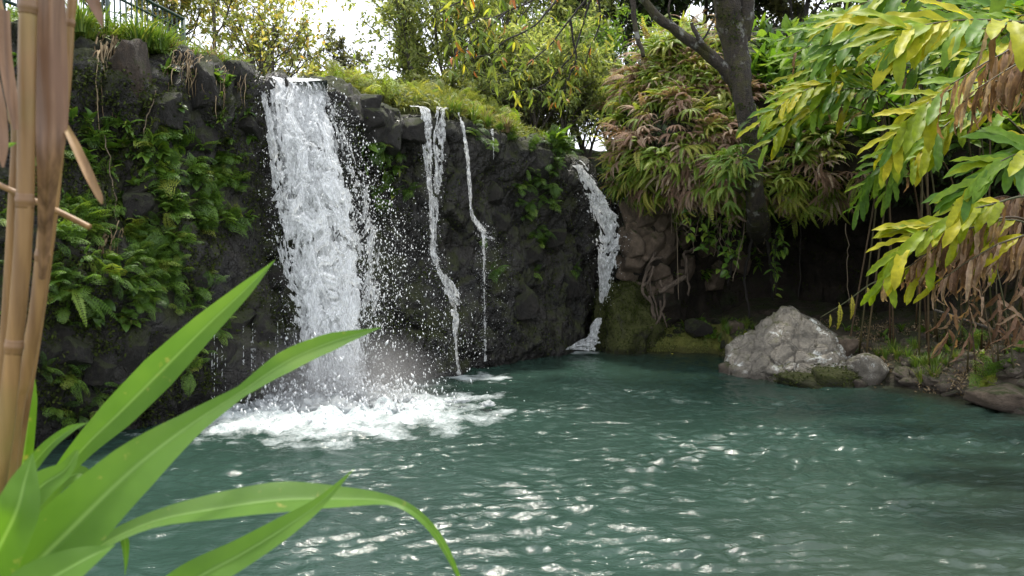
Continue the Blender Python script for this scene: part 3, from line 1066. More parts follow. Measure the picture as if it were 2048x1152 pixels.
world_part(MB().add(P, Q).build('kicked_water', M['strand']), f2t)
mb = MB()
drops_along(mb, [(850, 300, 12.3), (862, 520, 12.2), (885, 620, 12.1), (880, 740, 12.1)], [(885, 300, 12.4), (880, 520, 12.2), (940, 600, 12.0), (960, 740, 12.1)], 1500, .004, .02, .15, jit=.06)
tag(world_part(mb.build('flying_drop', M['drop']), f2t), kind='stuff')

# third: a thin zigzag trickle
f3t = thing('cascade', 'thin zigzag trickle right of the two-strand waterfall', 'waterfall', at(970, 720, 13.3))
P, Q = sheet([(912, 226, 13.15), (922, 270, 13.0), (930, 340, 13.0), (938, 420, 13.0), (948, 450, 13.0), (962, 475, 12.95)],
             [(922, 226, 13.2), (936, 270, 13.0), (944, 340, 13.0), (948, 420, 13.0), (966, 452, 12.95), (998, 480, 12.9)], 30, 230, 33, .35, .3, .04, (12, 3.0), .03)
world_part(MB().add(P, Q).build('water_strand', M['strand']), f3t)
mb = MB()
drops_along(mb, [(955, 455, 13), (960, 480, 12.9), (955, 560, 12.9), (960, 700, 12.9)], [(975, 455, 12.9), (1010, 490, 12.8), (1030, 560, 12.8), (1020, 700, 12.8)], 900, .003, .014, .1,
            bias=lambda n: RNG.uniform(0, 1, n) ** 1.5, vpow=1.7, jit=.05)
drops_along(mb, [(966, 470, 12.95), (966, 715, 12.95)], [(970, 470, 12.95), (972, 715, 12.95)], 500, .003, .012, .1, jit=.02)
tag(world_part(mb.build('flying_drop', M['drop']), f3t), kind='stuff')
P, Q = sheet([(963, 470, 12.95), (965, 560, 12.95), (966, 650, 12.95), (966, 722, 12.95)], [(971, 470, 12.95), (972, 560, 12.95), (974, 650, 12.95), (976, 722, 12.95)], 14, 260, 39, .12, .3, .03, (12, 2.0), .03)
world_part(MB().add(P, Q).build('water_thread', M['veil']), f3t)
f4t = thing('cascade', 'tiny dripping thread of water below the grassy lip beside the zigzag trickle', 'waterfall', at(986, 330, 13.8))
P, Q = sheet([(980, 258, 13.85), (984, 290, 13.7), (985, 335, 13.7)], [(988, 258, 13.85), (990, 290, 13.7), (990, 335, 13.7)], 14, 90, 37, .05, .3, .04, (12, 3.0), .03)
world_part(MB().add(P, Q).build('water_strand', M['strand']), f4t)

# right fall in the cleft
f5t = thing('cascade', 'white water chute curving down the cleft between cliff and brown rock', 'waterfall', at(1185, 690, 16.2))
CL = [(1128, 318, 15.9), (1144, 336, 15.6), (1164, 395, 15.5), (1180, 460, 15.5), (1187, 520, 15.55), (1194, 570, 15.6), (1197, 605, 15.65)]
CR = [(1158, 320, 16.1), (1176, 338, 15.8), (1216, 395, 15.6), (1246, 455, 15.5), (1240, 510, 15.5), (1220, 560, 15.55), (1206, 605, 15.65)]
P, Q = sheet(CL, CR, 90, 330, 43, .28, .2, .07, (9, 4), .05)
world_part(MB().add(P, Q).build('water_sheet', M['fall']), f5t)
P, Q = sheet(CL, [(x + 12, y, Y - .1) for x, y, Y in CR], 90, 330, 47, -.25, .3, .12, (9, 5), .12)
world_part(MB().add(P, Q).build('front_water_sheet', M['fall']), f5t)
P, Q = sheet([(1192, 636, 15.6), (1178, 652, 15.55), (1170, 675, 15.5), (1112, 699, 15.45)], [(1204, 636, 15.6), (1202, 655, 15.55), (1200, 680, 15.5), (1196, 701, 15.4)], 50, 80, 51, .45, .2, .12, (9, 6), .03)
world_part(MB().add(P, Q).build('water_skirt', M['fall']), f5t)
mb = MB()
drops_along(mb, CL, CR, 900, .004, .018, .25, jit=.08)
tag(world_part(mb.build('flying_drop', M['drop']), f5t), kind='stuff')
# drips along the undercut left of the main fall
f6t = thing('drip_curtain', 'sparse curtain of drips under the mossy cliff overhang left of the widest fall', 'dripping water', at(500, 820, 10.0))
mb = MB()
for k in range(22):
    px = rnd.uniform(420, 600)
    py0 = rnd.uniform(640, 720)
    Y = np.interp(px, [420, 600], [9.65, 10.5])
    nn = rnd.randint(7, 20)
    v = np.sort(RNG.uniform(0, 1, nn))
    a, b = at(px, py0, Y), at(px + 1, py0 + rnd.uniform(60, 150), Y)
    pos = np.array(a)[None] * (1 - v)[:, None] + np.array(b)[None] * v[:, None]
    pos[:, 2] = np.maximum(pos[:, 2], .02)
    drops(mb, pos, RNG.uniform(.0015, .005, nn), 6)
tag(world_part(mb.build('drip', M['drop']), f6t), kind='stuff')

# ------------------------------------------------------------------ rocks
def ico(sub):
    bm = bmesh.new()
    bmesh.ops.create_icosphere(bm, subdivisions=sub, radius=1.0)
    v = np.array([x.co[:] for x in bm.verts])
    f = np.array([[x.index for x in p.verts] for p in bm.faces])
    bm.free()
    return v, f


ICO = {k: ico(k) for k in (3, 4, 5, 6)}


def rock_geo(planes, sub=4, rough=.04, seed=0, fs=2.0):
    d, f = ICO[sub]
    r = np.full(len(d), 9.0)
    for n_, h in planes:
        n_ = nrmz(np.array(n_, float))
        c = d @ n_
        r = np.where(c > .03, np.minimum(r, h / np.maximum(c, .03)), r)
    v = d * np.minimum(r, 4)[:, None]
    v = v + d * (fbm(v * fs + seed, 5, 200 + seed)[:, None] * rough)
    return v, f


def rand_planes(rg, k, flat=1.0):
    out = []
    for i in range(k):
        n_ = nrmz(rg.normal(size=3) * np.array([1, 1, flat]))
        out.append((n_, rg.uniform(.62, 1.0)))
    for s in ((1, 0, 0), (-1, 0, 0), (0, 1, 0), (0, -1, 0), (0, 0, 1), (0, 0, -1)):
        out.append((s, rg.uniform(.8, 1.05)))
    return out


ROCKS = {}


def rock_mesh(i, mat, sub=3):
    key = (i, mat, sub)
    if key not in ROCKS:
        rg = np.random.default_rng(500 + i)
        v, f = rock_geo(rand_planes(rg, 9), sub, .07, i, 1.6)
        ROCKS[key] = MB().add(v, None, f).mesh('rock', M[mat], mat != 'rock_dark')
    return ROCKS[key]


def place_rock(name, i, mat, loc, sc, parent=None, rot=None, sub=4):
    o = link(name, rock_mesh(i, mat, sub), parent, loc)
    o.scale = sc
    o.rotation_euler = rot or (rnd.uniform(-.4, .4), rnd.uniform(-.4, .4), rnd.uniform(0, 6.28))
    return o


# rock blocks that stand out of the cliff (top columns, ledges, undercut foot)
blocks = []
for px, py, s in [(680, 205, .26), (705, 225, .28), (735, 240, .3), (765, 262, .3), (790, 270, .24), (818, 268, .3), (745, 205, .3), (770, 225, .25), (660, 190, .2),
                  (980, 385, .22), (995, 392, .18), (1010, 440, .3), (975, 440, .25), (1070, 520, .3), (1120, 470, .3), (1040, 610, .35), (1090, 330, .25), (1145, 560, .3),
                  (110, 690, .25), (150, 700, .22), (200, 740, .2), (260, 700, .28), (330, 690, .2), (380, 730, .25), (120, 790, .2), (170, 810, .22), (290, 790, .25), (440, 700, .25),
                  (268, 170, .5), (420, 170, .3), (470, 150, .25), (345, 210, .3), (400, 290, .25), (470, 330, .25), (490, 250, .22),
                  (520, 390, .3), (530, 470, .28), (548, 560, .3), (470, 640, .3), (520, 660, .25), (400, 560, .25), (300, 420, .3), (260, 415, .25), (340, 500, .2)]:
    h, n_ = cast(px, py)
    if h is None:
        continue
    i = rnd.randrange(9)
    brown = 225 < px < 275 and py < 240
    o = place_rock('rock', i, 'rock_umber' if brown else 'rock_dark', h - n_ * s * .45, (s * rnd.uniform(.7, 1), s * rnd.uniform(.7, 1), s * rnd.uniform(.7, 1.2)) if not brown else (.21, .22, .45), cliff, (rnd.uniform(-.3, .3), rnd.uniform(-.3, .3), rnd.uniform(-.5, .5)))
# brown rock wall right of the cleft
for px, py, s in [(1262, 420, .34), (1300, 425, .36), (1335, 430, .3), (1262, 490, .3), (1300, 490, .33), (1275, 520, .28), (1310, 545, .3), (1255, 545, .3), (1340, 500, .3),
                  (1290, 460, .3), (1335, 470, .28), (1365, 480, .3), (1375, 440, .28), (1290, 580, .28), (1330, 570, .25), (1265, 460, .25), (1240, 520, .2), (1320, 400, .3), (1280, 395, .28), (1410, 500, .28), (1430, 545, .3), (1480, 520, .3), (1370, 530, .3)]:
    h, n_ = cast(px, py)
    if h is None:
        continue
    place_rock('rock', rnd.randrange(9), 'rock_brown', h - n_ * s * .3, (s * rnd.uniform(.8, 1.1), s * rnd.uniform(.7, 1), s * rnd.uniform(.8, 1.3)), bank, (rnd.uniform(-.3, .3), rnd.uniform(-.3, .3), rnd.uniform(-.5, .5)))

# mossy rock under the chute
v, f = rock_geo([((.1, -1, .55), .52), ((-1, -.35, .25), .52), ((1, -.3, .9), .60), ((.2, -.2, 1), .52), ((-.6, -.5, .9), .60), ((0, 1, 0), .5), ((0, 0, -1), .6), ((.6, -.8, .5), .56), ((-.5, -.9, .1), .62), ((.5, -.7, -.2), .7)], 5, .16, 5, 2.2)
o = MB().add(v, None, f).build('mossy_rock', M['moss_rock'], loc=at(1248, 640, 16.1))
o.scale = (.84, .85, 1.2)
tag(o, 'dark moss-covered rock at the foot of the water chute', 'rock')

# the large lichen-spotted boulder
BP = [((-.15, -.85, .55), .62), ((-.62, -.35, .62), .76), ((.50, -.2, .82), .96), ((.1, 1, .2), .62), ((1, -.15, .25), 1.05), ((-1, 0, .15), 1.12), ((0, 0, 1), 1.22),
      ((0, 0, -1), .35), ((.35, -.9, .15), .72), ((-.6, -.75, .12), .80), ((-.9, -.3, .5), 1.02), ((.75, -.5, .55), .92), ((.1, -.6, .85), .97), ((-.3, -.9, .25), .70), ((.55, -.7, .4), .80), ((-.75, -.6, .35), .93), ((.2, -.95, .3), .66)]
v, f = rock_geo(BP, 6, .035, 2, 2.2)
f1, f2_, idw = worley(v * 3.4 + fbm(v * 2, 3, 9)[:, None] * .25, 77)
v = v - nrmz(v) * (np.clip(.09 - (f2_ - f1), 0, 1) * 1.0 + (idw - .5) * .045)[:, None]
o = MB().add(v, None, f).build('boulder', M['boulder'], loc=at(1592, 745, 12.95) + Vector((0, 0, .0)))
o.location.z = -.02
o.scale = (.94, .95, .95)
tag(o, 'large pale grey peaked boulder with white lichen spots at the water', 'boulder')
bl = [("rounded grey stone capped with white lichen beside the large peaked boulder", 1745, 735, 12.3, (.32, .3, .3), 'boulder', 1),
      ("low dark wet rock at the left foot of the large peaked boulder", 1478, 742, 13.2, (.34, .3, .17), 'stone', 2),
      ("flat mossy slab under the front edge of the large peaked boulder", 1600, 762, 12.15, (.36, .3, .14), 'moss_rock', 3),
      ("small angular brown rock wedged against the right shoulder of the boulder", 1690, 690, 12.9, (.2, .18, .22), 'rock_brown', 4),
      ("small white-topped rock in the gap between boulder and rounded stone", 1712, 725, 12.35, (.15, .15, .14), 'boulder', 5),
      ("broad brown slab rock lying in the water at the right shore", 2015, 790, 10.45, (.42, .4, .17), 'rock_brown', 6),
      ("low greenish rock awash beside the broad brown slab rock", 2032, 815, 10.2, (.22, .2, .1), 'stone', 7),
      ("dark mossy rock at the right foot of the large boulder", 1672, 760, 12.15, (.4, .3, .24), 'moss_rock', 8),
      ("dark angular rock among plants on the moss bank", 1395, 655, 15.9, (.26, .22, .2), 'rock_dark', 2),
      ("brown upright stone on the moss bank near the boulder", 1468, 655, 15.6, (.17, .15, .2), 'rock_brown', 4),
      ("small dark stone at the waterline below the rounded lichen stone", 1722, 768, 11.95, (.11, .1, .1), 'stone', 1),
      ("reddish brown low stone at the right bank under dead leaves", 2000, 690, 12.3, (.4, .3, .22), 'rock_brown', 3)]
for lab, px, py, Y, sc, mt, i in bl:
    p = at(px, py, Y)
    o = place_rock('rock', i, mt, (p.x, p.y, p.z - sc[2] * .15), sc, None, (rnd.uniform(-.15, .15), rnd.uniform(-.15, .15), rnd.uniform(-.4, .4)))
    tag(o, lab, 'rock')
size_word_ = lambda L, a, b: 'tiny' if L < a else ('fist-sized' if L > b else 'small')
for k in range(150):
    px = rnd.uniform(1650, 2060)
    Y = np.interp(px, shore_px, shore_y) + abs(rnd.gauss(0, .55)) - .05
    x = (px - 1024) / FPX * Y
    s = rnd.uniform(.035, .13)
    o = place_rock('stone', rnd.randrange(9), 'stone', (x, Y, ground_z(x, Y) + s * .15), (s * rnd.uniform(.8, 1.5), s, s * rnd.uniform(.4, .8)), None, sub=3)
    tag(o, '%s %s brown stone on the right bank %s' % (size_word_(s, .06, .1), 'rough', 'beside the rounded lichen stone' if px < 1800 else ('below the thick grass tufts' if px < 1920 else 'near the broad slab rock')), 'stone', 'stones along the right bank')
for k in range(34):
    px = rnd.uniform(1235, 1500)
    Y = np.interp(px, shore_px, shore_y) + rnd.uniform(.1, 1.2)
    x = (px - 1024) / FPX * Y
    s = rnd.uniform(.04, .13)
    o = place_rock('stone', rnd.randrange(9), 'rock_dark', (x, Y, ground_z(x, Y) + s * .2), (s * rnd.uniform(.8, 1.5), s, s * rnd.uniform(.5, .9)), None, sub=3)
    tag(o, 'small dark stone on the moss bank before the cave', 'stone', 'stones on the moss bank')

# ------------------------------------------------------------------ leaf and frond meshes
CACHE = {}


def cached(key, fn, mat):
    k = (key, mat)
    if k not in CACHE:
        CACHE[k] = fn().mesh(key.split(':')[0], M[mat], True)
    return CACHE[k]


def curve_droop(L, th0, th1, n, pw=1.0):
    s = np.linspace(0, 1, n)
    th = th0 + (th1 - th0) * s ** pw
    dy = np.cos(th) * L / (n - 1)
    dz = np.sin(th) * L / (n - 1)
    y = np.concatenate([[0], np.cumsum(dy[:-1])])
    z = np.concatenate([[0], np.cumsum(dz[:-1])])
    P = np.stack([y * 0, y, z], -1)
    T = np.stack([y * 0, np.cos(th), np.sin(th)], -1)
    N = np.stack([y * 0, -np.sin(th), np.cos(th)], -1)
    X = np.tile(np.array([1., 0, 0]), (n, 1))
    return s, P, T, N, X


def leaf_geo(L, Wd, droop, rg, shape='lance', cols=5, rows=9, fold=.25, wave=.03):
    s, P, T, N, X = curve_droop(L, .15, -droop, rows, 1.2)
    if shape == 'lance':
        w = np.sin(np.pi * np.clip(s, 0, 1) ** .75) ** .8
    elif shape == 'ginger':
        w = np.minimum(1, s * 5 + .15) ** .8 * np.minimum(1, (1 - s) * 4.2) ** .6 * (1 + .10 * np.sin(s * 31))
    elif shape == 'ovate':
        w = np.sin(np.pi * s ** .6) ** .8
    elif shape == 'heart':
        w = np.where(s < .12, .75 + s * 2, np.cos((s - .12) / .88 * math.pi / 2) ** .75)
    else:
        w = np.minimum(1, s * 6 + .25) * (1 - s) ** .5
    w = np.maximum(w * Wd, .003)
    P = P + X * (rg.normal() * .08 * L * s ** 2)[:, None]
    mb = MB()
    ribbon(mb, P, X, N, w, cols, fold, 0, wave, rg.uniform(14, 24), rg.uniform(0, 6))
    return mb


def frond_geo(L, Wd, droop, rg, npair=13, style='simple', pang=.45, mb=None, origin=None, M3=None, t=0.0, th0=.5):
    n = 14
    s, P, T, N, X = curve_droop(L, th0, -droop, n)
    P = P + X * (rg.normal() * .1 * L * s ** 2)[:, None]
    mb_l = MB()
    ribbon(mb_l, P, X, N, np.maximum(.006 * (1 - s) + .002, .002) * (1 + L), 2, 0)
    si = np.linspace(.12, .99, npair)
    if style == 'tri':
        prof = np.clip(1.05 - si, .08, 1) * np.minimum(1, si * 8)
    else:
        prof = np.minimum(1, (si + .02) * 3.0) * (1 - si) ** .55 + .05
    f = lambda A: np.stack([np.interp(si, s, A[:, c]) for c in range(3)], -1)
    Pi, Ti, Ni = f(P), nrmz(f(T)), nrmz(f(N))
    sp = L / npair
    for sg in (-1, 1):
        D = nrmz(np.array([sg, 0, 0]) * math.cos(pang) + Ti * math.sin(pang) - Ni * rg.uniform(.1, .35, npair)[:, None])
        ln = prof * Wd * rg.uniform(.85, 1.1, npair)
        if style == 'simple':
            leaf_cloud(mb_l, Pi, D, Ni, ln, np.full(npair, sp * .95), t, .15)
        else:
            for k in range(npair):
                m = max(2, int(5 * prof[k] + 1.5))
                sj = np.linspace(.2, 1, m)
                base = Pi[k] + D[k] * (sj * ln[k])[:, None] - Ni[k] * (sj ** 2 * ln[k] * .2)[:, None]
                sidev = np.cross(Ni[k], D[k])
                lw = ln[k] / m
                for s2 in (-1, 1):
                    dd = nrmz(sidev * s2 + D[k] * .55 + RNG.normal(0, .12, (m, 3)))
                    leaf_cloud(mb_l, base, dd, np.tile(Ni[k], (m, 1)) + RNG.normal(0, .2, (m, 3)), lw * 1.25 * (1.15 - sj * .5), lw * .95, t, .1)
    if mb is None:
        return mb_l
    V = np.concatenate(mb_l.v)
    V = V @ np.array(M3).T + np.array(origin)
    mb.add(V, np.concatenate(mb_l.q) if mb_l.q else None, np.concatenate(mb_l.t3) if mb_l.t3 else None, t)
    return mb


def forked_geo(rg, L=.62, k=5):
    """short stalk, then several narrow comb fingers that spread and hang"""
    mb = MB()
    s, P, T, N, X = curve_droop(L * .35, .5, -.1, 5)
    ribbon(mb, P, X, N, np.full(5, .008), 2, 0)
    end = P[-1]
    for j in range(k):
        a = (j - (k - 1) / 2) * .42 + rg.normal() * .1
        Mz = Matrix.Rotation(-a, 3, 'Z')
        frond_geo(L * rg.uniform(.6, .85), .052, rg.uniform(1.1, 1.7), rg, 15, 'simple', .25, mb, end, Mz, float(rg.uniform(0, .25)), .15)
    return mb


def fm(kind, i, mat):
    rg = np.random.default_rng(900 + i)
    if kind == 'sword':
        return cached('frond:sword%d' % i, lambda: frond_geo(1.0, .15, rg.uniform(.7, 1.4), rg, 17), mat)
    if kind == 'tri':
        return cached('frond:tri%d' % i, lambda: frond_geo(1.0, .42, rg.uniform(.6, 1.2), rg, 10, 'tri', .5), mat)
    if kind == 'bip':
        return cached('frond:bip%d' % i, lambda: frond_geo(1.0, .30, rg.uniform(.6, 1.3), rg, 11, 'bip', .5), mat)
    if kind == 'fork':
        return cached('frond:fork%d' % i, lambda: forked_geo(rg), mat)
    if kind == 'lance':
        return cached('leaf:lance%d' % i, lambda: leaf_geo(1.0, .23, rg.uniform(.5, 1.3), rg, 'lance', 5, 8), mat)
    if kind == 'ovate':
        return cached('leaf:ovate%d' % i, lambda: leaf_geo(1.0, .5, rg.uniform(.4, 1.1), rg, 'ovate', 5, 7, .3), mat)
    if kind == 'heart':
        return cached('leaf:heart%d' % i, lambda: leaf_geo(1.0, .72, rg.uniform(.5, 1.1), rg, 'heart', 5, 7, .25), mat)
    if kind == 'ginger':
        return cached('leaf:ginger%d' % i, lambda: leaf_geo(1.0, .185, rg.uniform(.15, .75), rg, 'ginger', 5, 14, .3, .12), mat)
    if kind == 'dead':
        def g():
            n = 12
            s, P, T, N, X = curve_droop(1.0, .0, -rg.uniform(.8, 1.7), n)
            tw = rg.uniform(-2, 2) * s + rg.uniform(-1, 1)
            P = P + np.stack([np.sin(s * rg.uniform(4, 9)) * .05 * s, 0 * s, np.sin(s * 11 + rg.uniform(0, 6)) * .02], -1)
            X2 = X * np.cos(tw)[:, None] + N * np.sin(tw)[:, None]
            N2 = N * np.cos(tw)[:, None] - X * np.sin(tw)[:, None]
            mb = MB()
            w = .115 * np.sin(np.pi * np.clip(s, 0, 1) ** .7) ** .7 + .004
            ribbon(mb, P, X2, N2, w, 5, .9, 0, .22, 25, rg.uniform(0, 6))
            return mb
        return cached('dead_leaf:%d' % i, g, mat)


def stem_geo():
    mb = MB()
    s = np.linspace(0, 1, 6)
    tube(mb, np.stack([.02 * np.sin(s * 5), -.18 + s * .36, .03 * np.cos(s * 4)], -1), [.05, .045, .035, .03, .025, .015], 6)
    return mb


def plant(name, label, cat, group, loc, nrm, kind, mats, n, L, out=.7, up=.5, spread=.8, nvar=5, part='frond', sc=(.7, 1.15), stem=False):
    t_ = thing(name, label, cat, loc, group)
    nrm = Vector(nrm)
    st_ = put('stem' if part == 'leaf' else 'rootstock', cached('stem:a', stem_geo, 'stem'), t_, (0, 0, 0), nrm + Vector((0, 0, .3)), (0, 0, 1), L)
    for k in range(n):
        rv = Vector((rnd.gauss(0, 1), rnd.gauss(0, 1), rnd.gauss(0, 1)))
        d = nrm * out + rv * spread * .6 + Vector((0, 0, up))
        if d.dot(nrm) < .05:
            d += nrm * .6
        s = L * rnd.uniform(*sc)
        me = fm(kind, rnd.randrange(nvar), rnd.choice(mats))
        off = Vector((rnd.gauss(0, 1), rnd.gauss(0, 1), rnd.gauss(0, 1))) * L * .08
        upv = Vector((0, 0, 1)) + nrm * .5 + Vector((rnd.gauss(0, .2), rnd.gauss(0, .2), 0))
        put(part, me, t_, off, d, upv, s)
    return t_


def scatter(poly, n, fn):
    """drop n plants on the rock seen through a quadrilateral patch"""
    k = 0
    for _ in range(n * 3):
        a, b = rnd.random(), rnd.random()
        p0, p1, p2, p3 = poly
        px = (p0[0] * (1 - a) + p1[0] * a) * (1 - b) + (p3[0] * (1 - a) + p2[0] * a) * b
        py = (p0[1] * (1 - a) + p1[1] * a) * (1 - b) + (p3[1] * (1 - a) + p2[1] * a) * b
        h, n_ = cast(px, py)
        if h is None:
            continue
        fn(h, n_, px, py)
        k += 1
        if k >= n:
            return


# ------------------------------------------------------------------ plants on the left wall
LW = 'on the dark cliff left of the widest waterfall'


def left_where(px, py):
    if px < 130:
        return 'on the left cliff behind the dry foreground canes'
    if py < 250:
        return 'just under the left cliff lip below the railing'
    if py > 640:
        return 'at the foot of the left cliff above the waterline'
    if px > 400:
        return 'on the left cliff beside the widest waterfall'
    if py > 520:
        return 'low on the left cliff near the golden sword fern'
    if py > 400:
        return 'on the left cliff above the golden sword fern'
    return 'on the left cliff below the hanging dry roots'


def over_where(px, py):
    if px > 1490:
        return 'on the overhang behind and beside the mossy trunk'
    if py < 110:
        return 'at the crest of the overhang under the mossy limb'
    if py > 325:
        return 'at the lower hem of the overhang above the cave'
    if px < 1260:
        return 'on the side of the overhang facing the water chute'
    if px > 1380:
        return 'on the overhang next to the fork of the mossy tree'
    return 'in the thick of the fern overhang'


def size_word(L, a, b):
    return 'small' if L < a else ('large' if L > b else 'medium')


def wall_fern(h, n_, px, py):
    L = rnd.uniform(.2, .36)
    n = rnd.randint(4, 6)
    plant('wall_fern', ('%s %s feathery green fern ' % (size_word(L, .25, .31), 'full' if n > 5 else 'loose')) + left_where(px, py), 'fern', 'feathery ferns on the left cliff', h, n_, 'bip', ['fern_wall'] * 2 + ['fern_bright'], n, L, .7, .25, .9)


def wall_tri(h, n_, px, py):
    L = rnd.uniform(.2, .36)
    n = rnd.randint(4, 6)
    plant('wall_fern', ('%s %s ladder-leaved fern ' % (size_word(L, .25, .31), 'full' if n > 5 else 'loose')) + left_where(px, py), 'fern', 'pinnate ferns on the left cliff', h, n_, 'tri', ['fern_wall'] * 2 + ['fern_bright'], n, L, .7, .15, .9)


def wall_broad(h, n_, px, py):
    L = rnd.uniform(.11, .21)
    n = rnd.randint(6, 11)
    kd = rnd.choice(['ovate', 'heart', 'lance'])
    plant('creeper', ('%s %s creeper with %s leaves ' % (size_word(L, .14, .18), 'full' if n > 8 else 'loose', {'ovate': 'oval', 'heart': 'heart-shaped', 'lance': 'narrow'}[kd])) + left_where(px, py), 'plant', 'broad-leaved creepers on the left cliff', h, n_, kd, ['broad'] * 2 + ['fern_bright'], n, L, .8, .2, 1.1, 5, 'leaf')


scatter([(130, 230), (340, 250), (340, 430), (120, 430)], 48, wall_broad)
scatter([(130, 230), (340, 250), (340, 430), (120, 430)], 14, wall_tri)
scatter([(290, 270), (470, 290), (510, 460), (350, 460)], 44, wall_tri)
scatter([(290, 270), (450, 290), (505, 440), (350, 440)], 16, wall_broad)
scatter([(100, 430), (300, 430), (390, 530), (100, 600)], 46, wall_fern)
scatter([(240, 460), (390, 470), (360, 580), (240, 650)], 50, wall_fern)
scatter([(110, 430), (330, 430), (280, 640), (120, 660)], 14, wall_broad)
scatter([(320, 120), (490, 170), (510, 300), (330, 240)], 18, wall_broad)
scatter([(0, 60), (130, 100), (130, 650), (0, 700)], 22, wall_broad)
scatter([(0, 300), (130, 300), (130, 800), (0, 850)], 14, wall_fern)
scatter([(390, 540), (450, 550), (440, 640), (370, 620)], 7, wall_fern)
scatter([(110, 740), (260, 740), (230, 860), (110, 860)], 10, wall_fern)
scatter([(330, 590), (480, 650), (470, 760), (330, 740)], 7, wall_fern)
h, n_ = cast(150, 580)
plant('sword_fern', 'golden green sword fern with comb fronds low on the left cliff', 'fern', None, h, n_, 'sword', ['fern_bright'], 7, .5, .8, .25, .8)


def mid_fern(h, n_, px, py):
    plant('wall_fern', 'lance-leaved fern on the cliff between the widest fall and the two-strand fall', 'fern', 'ferns between the two left falls', h, n_, rnd.choice(['lance', 'tri']), ['fern_wall', 'fern_wall', 'fern_bright'], rnd.randint(5, 8), rnd.uniform(.2, .32), .8, .0, .8)


scatter([(720, 278), (800, 285), (800, 340), (730, 340)], 12, mid_fern)
scatter([(755, 340), (830, 320), (830, 410), (760, 410)], 9, mid_fern)


def right_fern(h, n_, px, py):
    plant('wall_fern', 'dark little fern on the shaded cliff between the trickle and the chute', 'fern', 'ferns on the shaded cliff', h, n_, rnd.choice(['tri', 'bip']), ['fern_wall'], rnd.randint(4, 6), rnd.uniform(.2, .34), .8, .1, .9)


scatter([(1020, 300), (1120, 310), (1110, 420), (1040, 400)], 16, right_fern)
scatter([(1040, 400), (1120, 400), (1100, 500), (1050, 480)], 8, right_fern)
scatter([(930, 240), (1100, 290), (1100, 320), (940, 290)], 10, right_fern)
scatter([(960, 480), (1160, 400), (1160, 640), (980, 620)], 8, right_fern)

# ------------------------------------------------------------------ moss fur on the cliff and dead litter on the bank
def fur(n, sel, mat, name, L, Wd, parent, down=.5):
    P, D, Nn = [], [], []
    while len(P) < n:
        px, py = sel()
        h, n_ = cast(px, py)
        if h is None:
            continue
        if perlin(np.array([[h.x * 1.6, h.y * 1.6, h.z * 1.6]]), 300)[0] < -.05:
            continue
        for _ in range(7):
            P.append(np.array(h) + RNG.normal(0, .05, 3))
            D.append(np.array(n_) * .6 + RNG.normal(0, .6, 3) + np.array([0, 0, -down]))
            Nn.append(np.array(n_) + RNG.normal(0, .5, 3))
    P = np.array(P)
    mb = MB()
    leaf_cloud(mb, P, np.array(D), np.array(Nn), RNG.uniform(.5, 1.2, len(P)) * L, RNG.uniform(.5, 1.1, len(P)) * Wd, RNG.uniform(0, 1, len(P)))
    return tag(mb.build(name, M[mat], parent), kind='stuff')


fur(16000, lambda: (rnd.uniform(0, 520), rnd.uniform(120, 880)), 'moss', 'moss', .055, .03, cliff)
fur(9000, lambda: (rnd.uniform(520, 1180), rnd.uniform(220, 700)), 'moss', 'moss', .05, .028, cliff)
fur(5000, lambda: (rnd.uniform(1230, 2040), rnd.uniform(400, 700)), 'moss', 'moss', .06, .03, bank)
fur(5000, lambda: (rnd.uniform(1230, 1490), rnd.uniform(660, 708)), 'cover', 'moss', .03, .018, mossbank, -.3)
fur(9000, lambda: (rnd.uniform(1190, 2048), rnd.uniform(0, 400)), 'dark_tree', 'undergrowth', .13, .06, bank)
fur(6000, lambda: (rnd.uniform(1640, 2048), rnd.uniform(640, 800)), 'straw', 'leaf_litter', .06, .025, riverbank, -.1)

for o_m in [x for x in COL.objects if x.type == 'MESH' and x.data.materials and x.data.materials[0] == M['moss_rock']]:
    vs = np.empty(len(o_m.data.vertices) * 3); o_m.data.vertices.foreach_get('co', vs)
    ns = np.empty(len(o_m.data.vertices) * 3); o_m.data.vertices.foreach_get('normal', ns)
    vs, ns = vs.reshape(-1, 3), ns.reshape(-1, 3)
    sc_ = np.array(o_m.scale)
    k_ = int(9000 * min(1, sc_.prod() * 2 + .1))
    ii = RNG.integers(0, len(vs), k_)
    mb = MB()
    leaf_cloud(mb, vs[ii] + RNG.normal(0, .03, (k_, 3)) / sc_, ns[ii] * .6 + RNG.normal(0, .7, (k_, 3)) - np.array([0, 0, .3]), ns[ii] + RNG.normal(0, .5, (k_, 3)), .04 / sc_.mean() * RNG.uniform(.5, 1.3, k_), .022 / sc_.mean(), RNG.uniform(0, 1, k_))
    tag(mb.build('moss', M['moss'], o_m), kind='stuff')

# ------------------------------------------------------------------ overhanging fern bank on the right
def over(h, n_, px, py):
    dead = rnd.random() < np.interp(px, [1150, 1300, 1400, 1520, 1600], [.1, .26, .36, .36, .12]) * np.interp(py, [0, 150, 250, 400], [.2, .6, 1.0, 1.1])
    L = rnd.uniform(.62, 1.1)
    n = rnd.randint(6, 9)
    lb = '%s %s ' % (size_word(L, .78, .95), 'full' if n > 7 else 'loose')
    if dead:
        plant('dead_fern', lb + 'withered brown fern ' + over_where(px, py), 'fern', 'dead ferns on the overhang', h, n_, 'fork', ['fern_dead'], n, L, .9, .15, .9, 9)
    else:
        sw = rnd.random() < .25
        plant('hanging_fern', lb + 'yellow-green hanging fern ' + over_where(px, py), 'fern', 'green ferns on the overhang', h, n_, 'sword' if sw else 'fork', ['fern_over'] * 5 + ['fern_dead'], n, L * (.75 if sw else 1), .9, .45, .9, 9)


